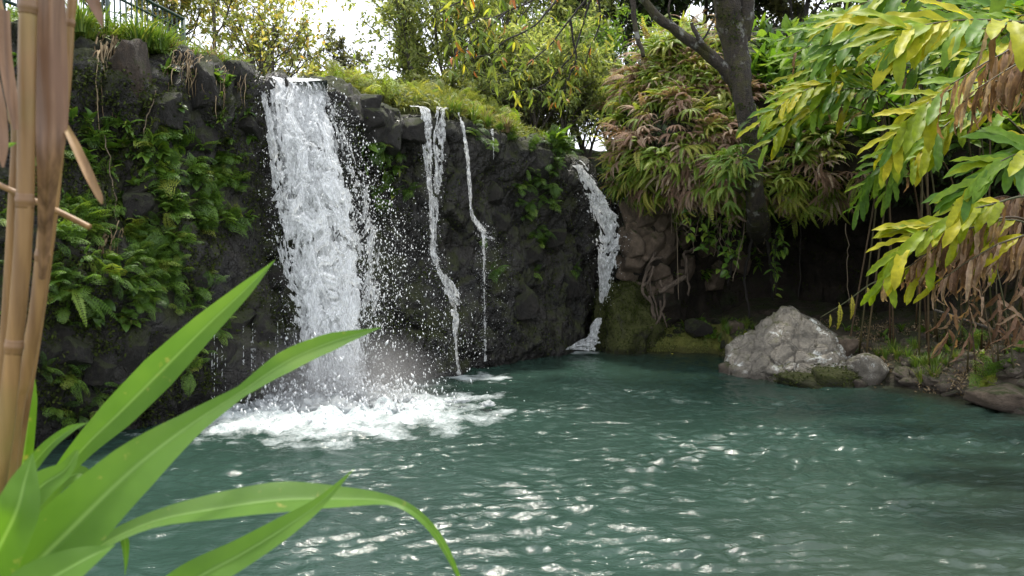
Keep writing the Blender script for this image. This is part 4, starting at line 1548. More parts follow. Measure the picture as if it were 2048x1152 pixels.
scatter([(1190, 60), (1330, 20), (1420, 200), (1160, 220)], 52, over)
scatter([(1170, 200), (1440, 180), (1480, 330), (1230, 360)], 84, over)
scatter([(1280, 60), (1440, 20), (1480, 200), (1330, 200)], 40, over)
scatter([(1400, 180), (1560, 200), (1560, 400), (1420, 380)], 34, over)
scatter([(1210, 330), (1450, 350), (1450, 400), (1240, 390)], 36, over)
scatter([(1540, 280), (1700, 280), (1700, 360), (1560, 400)], 20, over)
h, n_ = cast(1485, 330)
for px, py, Y in ((1488, 318, 13.75), (1482, 350, 13.8), (1460, 335, 14.0), (1470, 375, 13.9)):
    h, n_ = at(px, py, Y), Vector((-.75, -.6, .2))
    plant('hanging_fern', 'fresh light green fern hanging in front of the cave beside the trunk', 'fern', 'fresh ferns before the cave', h, n_, 'fork', ['fern_bright'], 7, 1.0, .9, .2, .8)


scatter([(1400, 372), (1720, 350), (1720, 400), (1420, 415)], 22, over)


def cave_plant(h, n_, px, py):
    plant('seedling', 'small leafy seedling in the shade below the fern overhang', 'plant', 'seedlings below the overhang', h, n_, 'lance', ['lush'], rnd.randint(4, 7), rnd.uniform(.2, .3), .7, .3, 1.0, 5, 'leaf')


scatter([(1340, 370), (1540, 400), (1560, 560), (1340, 560)], 26, cave_plant)


def mossplant(h, n_, px, py):
    plant('herb', 'low green plant growing on the moss bank at the water', 'plant', 'low plants on the moss bank', h, Vector((0, -.3, 1)), rnd.choice(['lance', 'ovate']), ['lush', 'fern_bright', 'broad'], rnd.randint(5, 9), rnd.uniform(.12, .26), .5, .4, 1.1, 5, 'leaf')


scatter([(1250, 640), (1500, 650), (1500, 690), (1290, 665)], 40, mossplant)


def slope_plant(h, n_, px, py):
    L = rnd.uniform(.4, .75)
    kd = rnd.choice(['lance', 'lance', 'ovate'])
    wh = 'high on the slope above the ginger thicket' if px > 1700 and py < 90 else ('on the slope behind the ginger canes' if px > 1640 else ('at the slope top behind the mossy trunk' if py < 110 else 'between the mossy trunk and the ginger'))
    plant('lush_plant', '%s lush %s plant %s' % (size_word(L, .5, .64), 'narrow-leaved' if kd == 'lance' else 'broad-leaved', wh), 'plant', 'lush plants on the slope', h, n_, kd, ['lush', 'lush', 'broad', 'ginger_g'], rnd.randint(9, 14), L, .6, .6, 1.0, 5, 'leaf')


scatter([(1480, 20), (1800, 0), (1800, 150), (1480, 200)], 70, slope_plant)
scatter([(1500, 150), (1720, 120), (1760, 280), (1530, 300)], 36, slope_plant)
scatter([(1525, 90), (1660, 90), (1660, 290), (1535, 300)], 22, slope_plant)
scatter([(1780, 0), (2048, 0), (2048, 330), (1780, 330)], 40, slope_plant)
scatter([(2048, 40), (2450, 40), (2450, 560), (2048, 480)], 34, slope_plant)


def cleft_plant(h, n_, px, py):
    plant('broadleaf_plant', 'bushy dark green plant on the bank above the water chute', 'plant', 'bushy plants above the chute', h, n_, rnd.choice(['lance', 'bip']), ['broad', 'fern_wall', 'lush'], rnd.randint(8, 12), rnd.uniform(.3, .5), .6, .4, 1.0, 5, 'leaf')


scatter([(1050, 240), (1200, 160), (1240, 330), (1110, 300)], 32, cleft_plant)
scatter([(1200, 290), (1270, 290), (1270, 380), (1220, 370)], 10, cleft_plant)

# ------------------------------------------------------------------ trees
def branch_pts(p, d, L, rg, n=6, wob=.18, up=.1):
    pts = [np.array(p, float)]
    d = nrmz(np.array(d, float))
    for k in range(n - 1):
        d = nrmz(d + rg.normal(0, wob, 3) + np.array([0, 0, up]))
        pts.append(pts[-1] + d * L / (n - 1))
    return np.array(pts)


def tree(name, label, base, h, seed, wood='bark', leaf='pale', group=None, cat='tree', nb=(7, 5, 4), r0=.07, lean=(0, 0), trunk=.35, spread=.9, ll=.12, lw=.05, per=9, up=.1,
         droop=.3, stems=1, leafless=0.0, ratio=.55):
    rg = np.random.default_rng(seed)
    base = np.array(base, float)
    t_ = thing(name, label, cat, base, group)
    wd, cr = MB(), MB()
    LP, LD = [], []

    def rec(pts, r, lev, L):
        rr_ = np.linspace(r, r * (.45 if lev else .5), len(pts))
        tube(wd, pts - base, rr_, 7 if lev == 0 else (5 if lev == 1 else 4))
        if lev == len(nb):
            if rg.random() > leafless:
                k = rg.poisson(per)
                s = rg.uniform(.15, 1.0, k)
                P = np.stack([np.interp(s * (len(pts) - 1), np.arange(len(pts)), pts[:, c]) for c in range(3)], -1)
                LP.append(P + rg.normal(0, .02, (k, 3)))
                D = nrmz(pts[-1] - pts[0])[None] * .5 + rg.normal(0, .6, (k, 3)) + np.array([0, 0, -droop])
                LD.append(D)
            return
        for j in range(nb[lev]):
            s = rg.uniform(trunk if lev == 0 else .25, 1.0)
            i = s * (len(pts) - 1)
            p = np.array([np.interp(i, np.arange(len(pts)), pts[:, c]) for c in range(3)])
            k0 = min(int(i), len(pts) - 2)
            d = nrmz(pts[k0 + 1] - pts[k0])
            az = nrmz(rg.normal(size=3))
            az = nrmz(az - d * (az @ d))
            a = rg.uniform(.5, 1.0) * spread
            d2 = d * math.cos(a) + az * math.sin(a)
            L2 = L * ratio * rg.uniform(.7, 1.25) * (1.15 - .35 * s)
            rec(branch_pts(p, d2, L2, rg, 6, .16, up), np.interp(i, np.arange(len(pts)), rr_) * .55, lev + 1, L2)

    for q in range(stems):
        dl = np.array([lean[0] + (rg.normal() * .35 if stems > 1 else 0), lean[1] + (rg.normal() * .2 if stems > 1 else 0), 1.0])
        rec(branch_pts(base + np.array([rg.normal() * .06 * (stems > 1), 0, -.1]), dl, h * .75, rg, 9, .09, .05), r0, 0, h * .75)
    wd.build('trunk', M[wood], t_)
    if LP:
        LP, LD = np.concatenate(LP), np.concatenate(LD)
        n = len(LP)
        leaf_cloud(cr, LP - base, LD, rg.normal(0, .5, (n, 3)) + np.array([0, 0, 1]), ll * rg.uniform(.6, 1.2, n), lw * rg.uniform(.7, 1.1, n), rg.uniform(0, 1, n))
        cr.build('crown', M[leaf], t_)
    return t_


def up_at(px, Y):
    x = (px - 1024) / FPX * Y
    z, _ = plat_h(np.array([[x]]), np.array([[Y]]))
    return (x, Y, float(z[0, 0]) - .1)


# back row, left to right
tree('tree', 'slender tree with sparse orange-yellow leaves beside the green railing', up_at(430, 16.5), 3.4, 1, 'bark', 'orange', nb=(9, 6, 4), r0=.05, ll=.15, lw=.07, per=5, stems=2, spread=1.0)
tree('tree', 'spreading tree with yellowing leaves above the widest waterfall', up_at(540, 18), 3.4, 2, 'bark', 'orange', nb=(9, 6, 4), r0=.05, ll=.15, lw=.07, per=5, stems=3, spread=1.1)
tree('tree', 'small golden leafed tree behind the head of the stream', up_at(620, 20), 1.9, 3, 'bark', 'orange', nb=(8, 6, 5), r0=.04, ll=.14, lw=.08, per=9, stems=3, spread=1.0)
tree('tree', 'tall grey-green tree far beyond the stream', up_at(630, 30), 2.8, 4, 'bark_dark', 'dull', nb=(11, 7, 5), r0=.12, ll=.2, lw=.12, per=12, spread=.9)
tree('tree', 'gnarled dark tree with nearly bare upper branches', up_at(700, 21), 2.4, 5, 'bark_dark', 'dull', nb=(7, 6, 4), r0=.07, ll=.12, lw=.07, per=10, stems=2, leafless=.55, spread=1.0)
tree('tree', 'rounded brownish shrub tree beside the gnarled bare tree', up_at(728, 24), 1.4, 6, 'bark_dark', 'dull', nb=(9, 6, 5), r0=.05, ll=.13, lw=.08, per=12, stems=2, spread=1.0)
tree('tree', 'slim pale green tree in the gap of sky above the grassy slope', up_at(850, 20), 2.2, 7, 'bark', 'pale', nb=(10, 6, 4), r0=.05, ll=.17, lw=.07, per=5, stems=2, spread=.9)
tree('tree', 'multi-stemmed pale green tree on the grassy slope', up_at(885, 19), 3.4, 8, 'bark', 'pale', nb=(10, 6, 4), r0=.045, ll=.17, lw=.07, per=5, stems=3, spread=.85)
tree('tree', 'light green sapling with a white stem on the grassy slope', up_at(905, 18), 2.8, 9, 'bark', 'pale', nb=(9, 6, 4), r0=.035, ll=.16, lw=.07, per=9, stems=1, spread=.9)
tree('tree', 'leafy pale tree behind the orange-tipped overhanging branch', up_at(960, 20), 4.0, 10, 'bark', 'pale', nb=(11, 7, 4), r0=.06, ll=.18, lw=.08, per=5, stems=2, spread=.95)
tree('tree', 'dense green tree behind the fern overhang', up_at(1060, 21), 4.6, 11, 'bark_dark', 'pale', nb=(11, 7, 5), r0=.07, ll=.18, lw=.08, per=6, stems=2, spread=.95)
tree('tree', 'dark evergreen tree behind the top of the fern overhang', up_at(1140, 24), 5.8, 12, 'bark_dark', 'dark_tree', nb=(11, 7, 5), r0=.08, ll=.2, lw=.09, per=7, stems=2, spread=.95)
tree('tree', 'tall tree with dull leaves far behind the pale saplings', up_at(980, 31), 4.2, 13, 'bark_dark', 'dull', nb=(12, 7, 5), r0=.1, ll=.22, lw=.12, per=8, stems=2, spread=.9)
tree('tree', 'dull leafy tree far behind the yellowing trees', up_at(480, 32), 3.8, 15, 'bark_dark', 'dull', nb=(11, 7, 5), r0=.1, ll=.2, lw=.12, per=10, stems=2, spread=.9)
tree('tree', 'leafy yellow-green tree behind the railing corner', up_at(350, 17), 3.6, 16, 'bark', 'orange', nb=(9, 6, 4), r0=.05, ll=.15, lw=.07, per=5, stems=2, spread=1.0)
tree('tree', 'green tree on the upper left bank behind the railing', up_at(200, 17), 4.2, 17, 'bark', 'pale', nb=(10, 6, 4), r0=.06, ll=.17, lw=.08, per=9, stems=2)
for k, (px, Y, h, lf, lab) in enumerate([
        (1260, 23, 6.5, 'dark_tree', 'shady forest tree rising behind the crest of green ferns'), (1400, 24, 6.5, 'dark_tree', 'shady forest tree directly behind the mossy trunk'),
        (1560, 23, 5.5, 'dull', 'dull leafy tree on the slope behind the lush plants'), (1720, 23, 5.5, 'dark_tree', 'dark tree on the slope above the ginger thicket'),
        (1880, 22, 6.0, 'dark_tree', 'dark tree at the top of the right slope over the ginger'), (2060, 20, 6.0, 'dark_tree', 'dark tree at the right end of the slope crest')]):
    x = (px - 1024) / FPX * Y
    tree('tree', lab, (x, Y, np.interp(px, [1260, 1500, 2100], [5.4, 6.2, 7.5])), h, 40 + k, 'bark_dark', lf, nb=(12, 7, 5), r0=.1, ll=.24, lw=.12, per=11, stems=2)

for k, (px, Y, h, lf) in enumerate([(1010, 18.5, 2.4, 'pale'), (1075, 18, 2.4, 'pale'), (1130, 18.5, 2.8, 'pale'), (1180, 19, 3.0, 'pale'), (1225, 20, 3.4, 'lush')]):
    tree('tree', ['young pale tree at the end of the grassy slope', 'bushy green tree behind the shaded cliff lip', 'pale leafy tree right above the water chute', 'green tree between the chute and the fern crest', 'green tree tucked behind the fern crest'][k],
         up_at(px, Y), h, 140 + k, 'bark', lf, nb=(10, 7, 5), r0=.04, ll=.15, lw=.06, per=6, stems=3, spread=1.0, trunk=.1)
# low shrubs and ground cover on the upper bank
for k in range(34):
    px = rnd.uniform(545, 1010)
    Y = np.interp(px, lip_px, lip_y) + rnd.uniform(3.5, 7.5)
    pos = up_at(px, Y)
    left = px < 700
    tree('shrub', 'low yellowing shrub behind the head of the widest fall' if left else 'low light green shrub on the grassy slope above the narrow falls', pos, rnd.uniform(.4, .8), 70 + k, 'bark', 'orange' if left and rnd.random() < .6 else 'cover',
         'shrubs behind the stream head' if left else 'shrubs on the grassy slope', 'shrub', nb=(7, 5), r0=.015, ll=.13, lw=.055, per=11, stems=4, spread=1.1, ratio=.6)


def cover_patch(n, pxa, pxb, da, db, L, Wd, seed, mat='cover'):
    rg = np.random.default_rng(seed)
    px = rg.uniform(pxa, pxb, n)
    dd = rg.uniform(da, db, n) ** 1.0
    Y = np.interp(px, lip_px, lip_y) + dd
    x = (px - 1024) / FPX * Y
    z, _ = plat_h(x, Y)
    cl_ = fbm(np.stack([x * 1.5, Y * 1.5, x * 0], -1), 2, 400)
    kp = (dd > np.interp(px, [655, 760, 830, 900], [1.3, 1.5, .8, .1]) + cl_ * .5) & (cl_ + rg.uniform(-.3, .5, n) > -.25) if pxa > 600 else np.ones(n, bool)
    px, dd, Y, x, z, cl_ = px[kp], dd[kp], Y[kp], x[kp], z[kp], cl_[kp]
    n = len(px)
    z = z + .02 + np.clip(cl_ + .3, 0, 1) * rg.uniform(0, .45, n) ** 1.4
    P = np.stack([x, Y, z], -1)
    mb = MB()
    D = rg.normal(0, .7, (n, 3)) + np.array([0, -.15, .45])
    leaf_cloud(mb, P, D, rg.normal(0, .5, (n, 3)) + np.array([0, 0, .8]), L * rg.uniform(.5, 1.2, n), Wd * rg.uniform(.6, 1.1, n), np.clip(rg.uniform(0, .6, n) + cl_ * .5, 0, .99), .4)
    return mb


o = cover_patch(26000, 655, 1120, .15, 6, .17, .045, 5).build('ground_cover', M['cover'])
tag(o, 'bright yellow-green ground cover on the slope above the narrow falls', 'ground cover', kind='stuff')
o = cover_patch(7000, -200, 510, .0, 3, .2, .03, 6, 'grass').build('ground_cover', M['grass'])
tag(o, 'rough grass on the upper bank below the railing', 'ground cover', kind='stuff')


def fern_low(px, d):
    Y = np.interp(px, lip_px, lip_y) + d
    p = up_at(px, Y)
    plant('low_fern', 'low bright fern spreading over the slope above the narrow falls', 'fern', 'low ferns on the grassy slope', Vector(p) + Vector((0, 0, .12)), Vector((0, -.4, 1)), 'bip', ['cover', 'fern_over'], rnd.randint(6, 9), rnd.uniform(.35, .6), .4, .4, 1.0)


for k in range(60):
    fern_low(rnd.uniform(660, 1030), rnd.uniform(1.3, 4.5))


# ------------------------------------------------------------------ grass tufts
def grass_geo(rg, n=34, h=.4, w=.012, sp=.5):
    mb = MB()
    for k in range(n):
        a = rg.uniform(0, 6.28)
        d = np.array([math.cos(a), math.sin(a), 0])
        L = h * rg.uniform(.55, 1.2)
        s = np.linspace(0, 1, 6)
        lean = rg.uniform(.15, 1.0) * sp * 1.8
        P = d[None] * (s ** 1.6 * lean * L)[:, None] + np.array([0, 0, 1.0])[None] * (s * L - s ** 3 * lean * L * .45)[:, None] + d * rg.uniform(0, .05)
        X = np.tile(np.array([-d[1], d[0], 0]), (6, 1))
        N = np.tile(d, (6, 1))
        ribbon(mb, P, X, N, w * (1 - s ** 2) + .001, 3, .3, rg.uniform(0, .6))
    return mb


GR = {}


def tuft(name, label, group, loc, s, i, mat='grass', kind='n'):
    key = (i, mat, kind)
    if key not in GR:
        rg = np.random.default_rng(3000 + i)
        GR[key] = grass_geo(rg, *((40, .4, .016, .6) if kind == 'n' else (60, .34, .012, .45))).mesh('grass_tuft', M[mat], True)
    o = link(name, GR[key], None, loc)
    o.scale = (s, s, s)
    o.rotation_euler = (0, 0, rnd.uniform(0, 6.28))
    return tag(o, label, 'grass', group)


for k in range(40):
    px = rnd.uniform(140, 345)
    Y = np.interp(px, lip_px, lip_y) + rnd.uniform(-.1, .8)
    z = np.interp(px, lip_px, lip_z) + .0
    tuft('grass_tuft', 'green grass tuft on the lip of the left cliff near the railing', 'tufts on the left lip', ((px - 1024) / FPX * Y, Y, z + .02), rnd.uniform(.7, 1.35), rnd.randrange(4))
for k in range(24):
    px = rnd.uniform(300, 505)
    Y = np.interp(px, lip_px, lip_y) + rnd.uniform(.1, .8)
    tuft('grass_tuft', 'dry pale grass tuft on the lip beside the head of the widest fall', 'dry tufts beside the fall head', ((px - 1024) / FPX * Y, Y, np.interp(px, lip_px, lip_z) + .03), rnd.uniform(.5, .9), rnd.randrange(4), 'straw' if rnd.random() < .6 else 'grass')
for k in range(26):
    px = rnd.uniform(900, 1110)
    Y = np.interp(px, lip_px, lip_y) + rnd.uniform(.05, .5)
    tuft('grass_tuft', 'grass tuft on the cliff lip above the zigzag trickle', 'tufts above the trickle', ((px - 1024) / FPX * Y, Y, np.interp(px, lip_px, lip_z) + .05), rnd.uniform(.5, 1.0), rnd.randrange(4), 'straw' if rnd.random() < .3 else 'grass')
for px, py, Y, s in ((1860, 735, 11.9, 1.0), (1880, 730, 11.8, 1.1), (1840, 728, 12.0, .9), (1900, 740, 11.7, .8), (1800, 700, 12.4, .8), (1775, 695, 12.5, .7), (1820, 705, 12.3, .8), (1875, 745, 11.6, 1.0), (1850, 745, 11.7, .9), (1790, 690, 12.6, .9), (1915, 735, 11.9, .7), (1760, 690, 12.7, .7), (1835, 690, 12.5, .8)):
    x = (px - 1024) / FPX * Y
    tuft('grass_tuft', 'thick fresh green grass tuft on the right bank beside the rounded lichen stone', 'tufts beside the lichen stone', (x, Y, ground_z(x, Y)), s, rnd.randrange(3), 'grass', 'f')
for k in range(12):
    px = rnd.uniform(1420, 1510)
    Y = 15.4 + rnd.uniform(-.2, .5)
    x = (px - 1024) / FPX * Y
    tuft('grass_tuft', 'short green grass tuft on the moss bank behind the large boulder', 'tufts on the moss bank', (x, Y, ground_z(x, Y)), rnd.uniform(.4, .8), rnd.randrange(3), 'grass', 'f')

# dry roots and straw hanging from the left lip
for px0, px1, py0, n, L, lab in ((190, 245, 60, 70, 1.0, 'dense fringe of dry brown roots hanging from the left cliff lip under the tall grass'), (245, 340, 78, 44, .5, 'short dry root fringe hanging right of the bare brown rock face'),
                                 (400, 500, 120, 26, .5, 'thin dry grass fringe hanging beside the head of the widest fall'), (140, 195, 35, 40, .6, 'ragged dry root fringe hanging from the cliff lip next to the foreground canes'), (335, 405, 98, 36, .45, 'scraggly dry root fringe hanging from the lip under the railing end'),
                                 (200, 240, 440, 26, .7, 'dry rootlets hanging down the middle of the left cliff')):
    h, n_ = cast((px0 + px1) / 2, py0 + 25)
    if h is None:
        continue
    t_ = thing('root_fringe', lab, 'roots', h)
    mb = MB()
    for k in range(n):
        px = rnd.uniform(px0, px1)
        hh_, nn_ = cast(px, py0 + rnd.uniform(5, 45))
        if hh_ is None:
            continue
        ln = L * rnd.uniform(.35, 1.1)
        s = np.linspace(0, 1, 8)
        st = np.array(hh_ + nn_ * .06)
        P = st[None] + np.stack([np.cumsum(RNG.normal(0, .012, 8)), -.10 * np.sin(s * 2) - .02 + np.cumsum(RNG.normal(0, .008, 8)), -s * ln + .05 * np.sin(s * 3)], -1)
        tube(mb, P - np.array(h), np.linspace(.007, .003, 8) * rnd.uniform(.6, 1.4), 4, rnd.random())
    mb.build('strand', M['straw'], t_)

# ------------------------------------------------------------------ railing
rail = thing('railing', 'dark green metal railing with thin pickets on the upper left bank', 'railing', at(368, 178, 11.3))
ra_, rb_ = Vector((-5.45, 6.6, 5.45)), Vector((at(367, 38, 11.3).x, 11.3, at(367, 38, 11.3).z))
def rel(v):
    return tuple(Vector(v) - rail.location)
mb = MB(); tube(mb, [rel(ra_), rel(ra_.lerp(rb_, .5)), rel(rb_)], .022, 8); mb.build('top_rail', M['rail'], rail)
dz = Vector((0, 0, -.75))
mb = MB(); tube(mb, [rel(ra_ + dz), rel(ra_.lerp(rb_, .5) + dz), rel(rb_ + dz)], .018, 8); mb.build('bottom_rail', M['rail'], rail)
dz2 = Vector((0, 0, -.16))
mb = MB(); tube(mb, [rel(ra_ + dz2), rel(ra_.lerp(rb_, .5) + dz2), rel(rb_ + dz2)], .016, 8); mb.build('middle_rail', M['rail'], rail)
pk = MB(); tube(pk, [(0, 0, 0), (0, 0, -.375), (0, 0, -.75)], .0105, 6); pkm = pk.mesh('picket', M['rail'])
pm = MB(); tube(pm, [(0, 0, 0), (0, 0, -.6), (0, 0, -1.25)], .026, 8); pmm = pm.mesh('post', M['rail'])
for k in range(44):
    link('picket', pkm, rail, Vector(rel(ra_.lerp(rb_, (k + .5) / 44))))
for k in range(4):
    link('post', pmm, rail, Vector(rel(ra_.lerp(rb_, k / 3))))

# ------------------------------------------------------------------ mossy tree in front of the fern bank
TB = at(1516, 440, 15.2)
mt = thing('mossy_tree', 'large leaning tree with moss-grown dark trunk at the fern overhang', 'tree', TB)
def trel(pts):
    return np.array([tuple(Vector(p) - TB) for p in pts])
mb = MB()
tp = catmull([at(1516, 470, 15.8), at(1514, 425, 14.1), at(1502, 300, 13.9), at(1484, 180, 14.0), at(1470, 90, 14.2), at(1452, 0, 14.1), at(1425, -120, 14.0), at(1400, -260, 14.0)], 40)
tube(mb, trel(tp), np.interp(np.linspace(0, 1, 40), [0, .15, .4, .62, 1], [.24, .17, .165, .235, .15]), 18, 0, .25)
mtr = mb.build('trunk', M['trunk'], mt)
k_ = 5000
ii = RNG.integers(0, 30, k_)
aa = RNG.uniform(0, 2 * math.pi, k_)
rr0 = np.interp(np.linspace(0, 1, 40), [0, .15, .4, .62, 1], [.24, .17, .165, .235, .15])[ii]
dd_ = np.stack([np.cos(aa), np.sin(aa), 0 * aa], -1)
pp_ = trel(tp)[ii] + dd_ * (rr0 * .99)[:, None] + np.stack([0 * aa, 0 * aa, RNG.uniform(-.06, .06, k_)], -1)
kp = perlin(pp_ * 2.2, 55) > .02
mm_ = MB()
leaf_cloud(mm_, pp_[kp], dd_[kp] * .4 + RNG.normal(0, .5, (kp.sum(), 3)) - np.array([0, 0, .5]), dd_[kp], .05 * RNG.uniform(.5, 1.2, kp.sum()), .022, RNG.uniform(0, 1, kp.sum()))
tag(mm_.build('moss', M['moss'], mtr), kind='stuff')
for nm, pts, r0, r1 in (('limb', [at(1482, 190, 14.25), at(1450, 140, 14.1), at(1400, 95, 14.0), at(1350, 60, 14.0), at(1300, 15, 14.0), at(1250, -60, 14.0)], .13, .06),
                        ('limb', [at(1482, 80, 14.2), at(1490, 20, 14.1), at(1500, -80, 14.0), at(1530, -200, 13.9)], .16, .1),
                        ('limb', [at(1440, 125, 14.05), at(1405, 90, 13.9), at(1388, 60, 13.9), at(1385, 45, 13.9)], .05, .03),
                        ('limb', [at(1266, -40, 13.8), at(1266, 20, 13.8), at(1275, 70, 13.7), at(1288, 115, 13.6)], .055, .035),
                        ('limb', [at(1250, -80, 13.9), at(1266, -40, 13.8), at(1275, -20, 13.8)], .06, .05),
                        ('twig', [at(1350, 60, 14.0), at(1338, 20, 13.9), at(1350, -30, 13.9)], .022, .012),
                        ('twig', [at(1395, 90, 13.95), at(1430, 30, 13.9), at(1425, -30, 13.9)], .02, .012)):
    mb = MB()
    P = catmull(pts, 20)
    P += np.stack([perlin(P * 3, 71), perlin(P * 3, 72), perlin(P * 3, 73)], -1) * .04
    tube(mb, trel(P), np.linspace(r0, r1, 20), 12, 0, .3)
    mb.build(nm, M['trunk'], mtr)
rg = np.random.default_rng(5)
n = 5200
C0 = np.array([tuple(at(x, y, Y)) for x, y, Y in ((1400, -330, 14.2), (1230, -260, 14), (1560, -300, 14), (1480, -420, 15), (1330, -400, 13.5))])
ci = rg.integers(0, 5, n)
P = C0[ci] + rg.normal(0, 1, (n, 3)) * np.array([.75, .8, .4])
mb = MB()
leaf_cloud(mb, P - np.array(TB), rg.normal(0, .7, (n, 3)) + np.array([0, 0, -.4]), rg.normal(0, .4, (n, 3)) + np.array([0, 0, 1]), rg.uniform(.1, .2, n), rg.uniform(.04, .07, n), rg.uniform(0, 1, n))
mb.build('crown', M['lush'], mt)

# ------------------------------------------------------------------ overhanging branch with long leaves (top centre)
OB = at(1240, -150, 14.2)
ob = thing('overhanging_branch_tree', 'thin branches with long drooping leaves, some orange, reaching over the falls', 'tree', OB)
wood = MB()
tips = []
for pts in ([(1240, -150, 14.2), (1150, -60, 13.8), (1080, -10, 13.4), (1010, 25, 13.2), (940, 45, 13.0), (890, 70, 12.9)],
            [(1150, -60, 13.8), (1090, 30, 13.4), (1030, 70, 13.2), (980, 105, 13.1), (930, 120, 13.0)],
            [(1240, -150, 14.2), (1190, -30, 14.0), (1140, 40, 13.9), (1090, 100, 13.8), (1050, 130, 13.7), (1000, 150, 13.6)],
            [(1190, -30, 14.0), (1160, 70, 13.9), (1130, 130, 13.9), (1080, 170, 13.9), (1030, 185, 13.8)],
            [(1080, -10, 13.4), (1020, -40, 13.2), (950, -10, 13.0), (900, 10, 12.9), (870, 20, 12.9)],
            [(1140, 40, 13.9), (1150, 110, 14.0), (1140, 160, 14.0), (1120, 200, 14.0)],
            [(1010, 25, 13.2), (960, 70, 13.0), (910, 110, 12.9)],
            [(1190, -30, 14.0), (1200, 40, 14.2), (1180, 90, 14.2), (1170, 130, 14.2)]):
    P = catmull([at(*p) for p in pts], 22)
    P += np.stack([perlin(P * 2.5, 61), perlin(P * 2.5, 62), perlin(P * 2.5, 63)], -1) * .05
    tube(wood, P - np.array(OB), np.linspace(.022, .006, 22), 6)
    for k in range(5, 22):
        for _ in range(1 + (k > 9)):
            # twiglets that carry a few leaves each
            d = Vector((rnd.gauss(0, .6), rnd.gauss(0, .6), rnd.gauss(-.25, .4))).normalized()
            a = P[k]
            b = a + np.array(d) * rnd.uniform(.08, .28)
            tube(wood, np.array([a, (a + b) / 2 + RNG.normal(0, .01, 3), b]) - np.array(OB), [.005, .004, .003], 4)
            tips.append((b, d))
obw = wood.build('branch', M['bark_dark'], ob)
M['droop_g'] = leaf_mat('drooping_leaf', [(0, (.11, .18, .03)), (.5, (.19, .26, .045)), (.85, (.29, .33, .06)), (1, (.4, .36, .06))], .4, .58)
M['droop_o'] = leaf_mat('drooping_orange_leaf', [(0, (.30, .19, .03)), (1, (.42, .13, .04))], .4, .4)
for b, d in tips:
    for j in range(rnd.randint(1, 3)):
        dd = d * .35 + Vector((rnd.gauss(0, .45), rnd.gauss(0, .45), -.55))
        put('leaf', fm('lance', rnd.randrange(5), 'droop_o' if rnd.random() < .14 else 'droop_g'), obw, Vector(b) - OB, dd, Vector((rnd.gauss(0, .5), -.3, .6)), rnd.uniform(.13, .27))

# ------------------------------------------------------------------ roots, vines
for lab, strands in (("pale gnarled root cluster clinging to the brown rock down to the moss bank",
                      [([(1310, 505, 16.0), (1295, 545, 15.8), (1283, 580, 15.7), (1305, 610, 15.75), (1312, 650, 15.8)], .06), ([(1325, 512, 15.9), (1300, 525, 15.8), (1290, 560, 15.75)], .05),
                       ([(1308, 530, 15.8), (1300, 570, 15.7), (1308, 600, 15.7), (1320, 645, 15.8)], .045), ([(1320, 560, 15.85), (1330, 600, 15.75), (1318, 640, 15.75), (1300, 655, 15.75)], .05),
                       ([(1298, 590, 15.75), (1306, 625, 15.75), (1304, 655, 15.8)], .05), ([(1320, 600, 15.8), (1326, 630, 15.75), (1335, 655, 15.8)], .04), ([(1283, 575, 15.7), (1300, 560, 15.7), (1306, 540, 15.75)], .05)]),
                     ("thick pale root elbow reaching out of the cave wall beside the root cluster",
                      [([(1318, 582, 15.75), (1345, 570, 15.7), (1368, 555, 15.75), (1375, 530, 15.8), (1370, 505, 15.95), (1395, 497, 16.2)], .085), ([(1372, 515, 15.8), (1375, 545, 15.75), (1378, 590, 15.8)], .045)]),
                     ("dark roots hanging in the cave mouth below the mossy tree",
                      [([(1510, 440, 14.9), (1500, 500, 15.3), (1490, 560, 15.6), (1500, 640, 15.8)], .06), ([(1520, 440, 15.0), (1540, 520, 15.4), (1545, 600, 15.9)], .05), ([(1495, 440, 14.9), (1470, 500, 15.5), (1455, 570, 16.0)], .045)])):
    b0 = at(*strands[0][0][-1])
    t_ = thing('root_cluster', lab, 'roots', b0)
    for pts, r in strands:
        P = catmull([at(*p) for p in pts], 18)
        P += np.stack([perlin(P * 6, 31), perlin(P * 6, 32), perlin(P * 6, 33)], -1) * .04
        mb = MB()
        tube(mb, P - np.array(b0), .62 * np.linspace(r, r * .55, 18) * (1 + .2 * perlin(P * 8, 35)), 9, 0, .35)
        mb.build('root', M['root'] if 'pale' in lab else M['bark_dark'], t_)
vn = [((1352, 400), (1356, 600), 15.4, 'straight thin hanging vine in front of the brown rock and root elbow'), ((1340, 380), (1342, 470), 15.5, 'short thin vine hanging beside the straight vine'), ((1545, 460), (1560, 580), 15.0, 'curly vine hanging at the mouth of the dark cave'),
      ((1500, 420), (1480, 560), 14.8, 'thin twisted vine hanging beside the mossy trunk'), ((1600, 420), (1598, 600), 15.0, 'long dark vine hanging in the middle of the cave'), ((1440, 410), (1448, 520), 15.0, 'wiry vine hanging under dead ferns'), ((1690, 450), (1685, 620), 13.8, 'thin vine hanging below the ginger thicket'),
      ((1400, 420), (1392, 500), 15.2, 'looping wiry vine left of the dead ferns'), ((310, 180), (285, 290), 9.35, 'pale bent root hanging on the left cliff face'), ((205, 270), (225, 440), 9.0, 'thin brown vine trailing down the left cliff')]
for (a, b, Y, lab) in vn:
    A, B = at(*a, Y), at(*b, Y)
    s = np.linspace(0, 1, 16)
    P = np.array(A)[None] * (1 - s)[:, None] + np.array(B)[None] * s[:, None] + np.cumsum(RNG.normal(0, .012, (16, 3)), 0) * (0.3 if 'straight' in lab else 1.2)
    mb = MB()
    tube(mb, P - np.array(A), .007, 5)
    tag(mb.build('vine', M['vine'] if 'dark' not in lab else M['bark_dark'], loc=A), lab, 'vine')
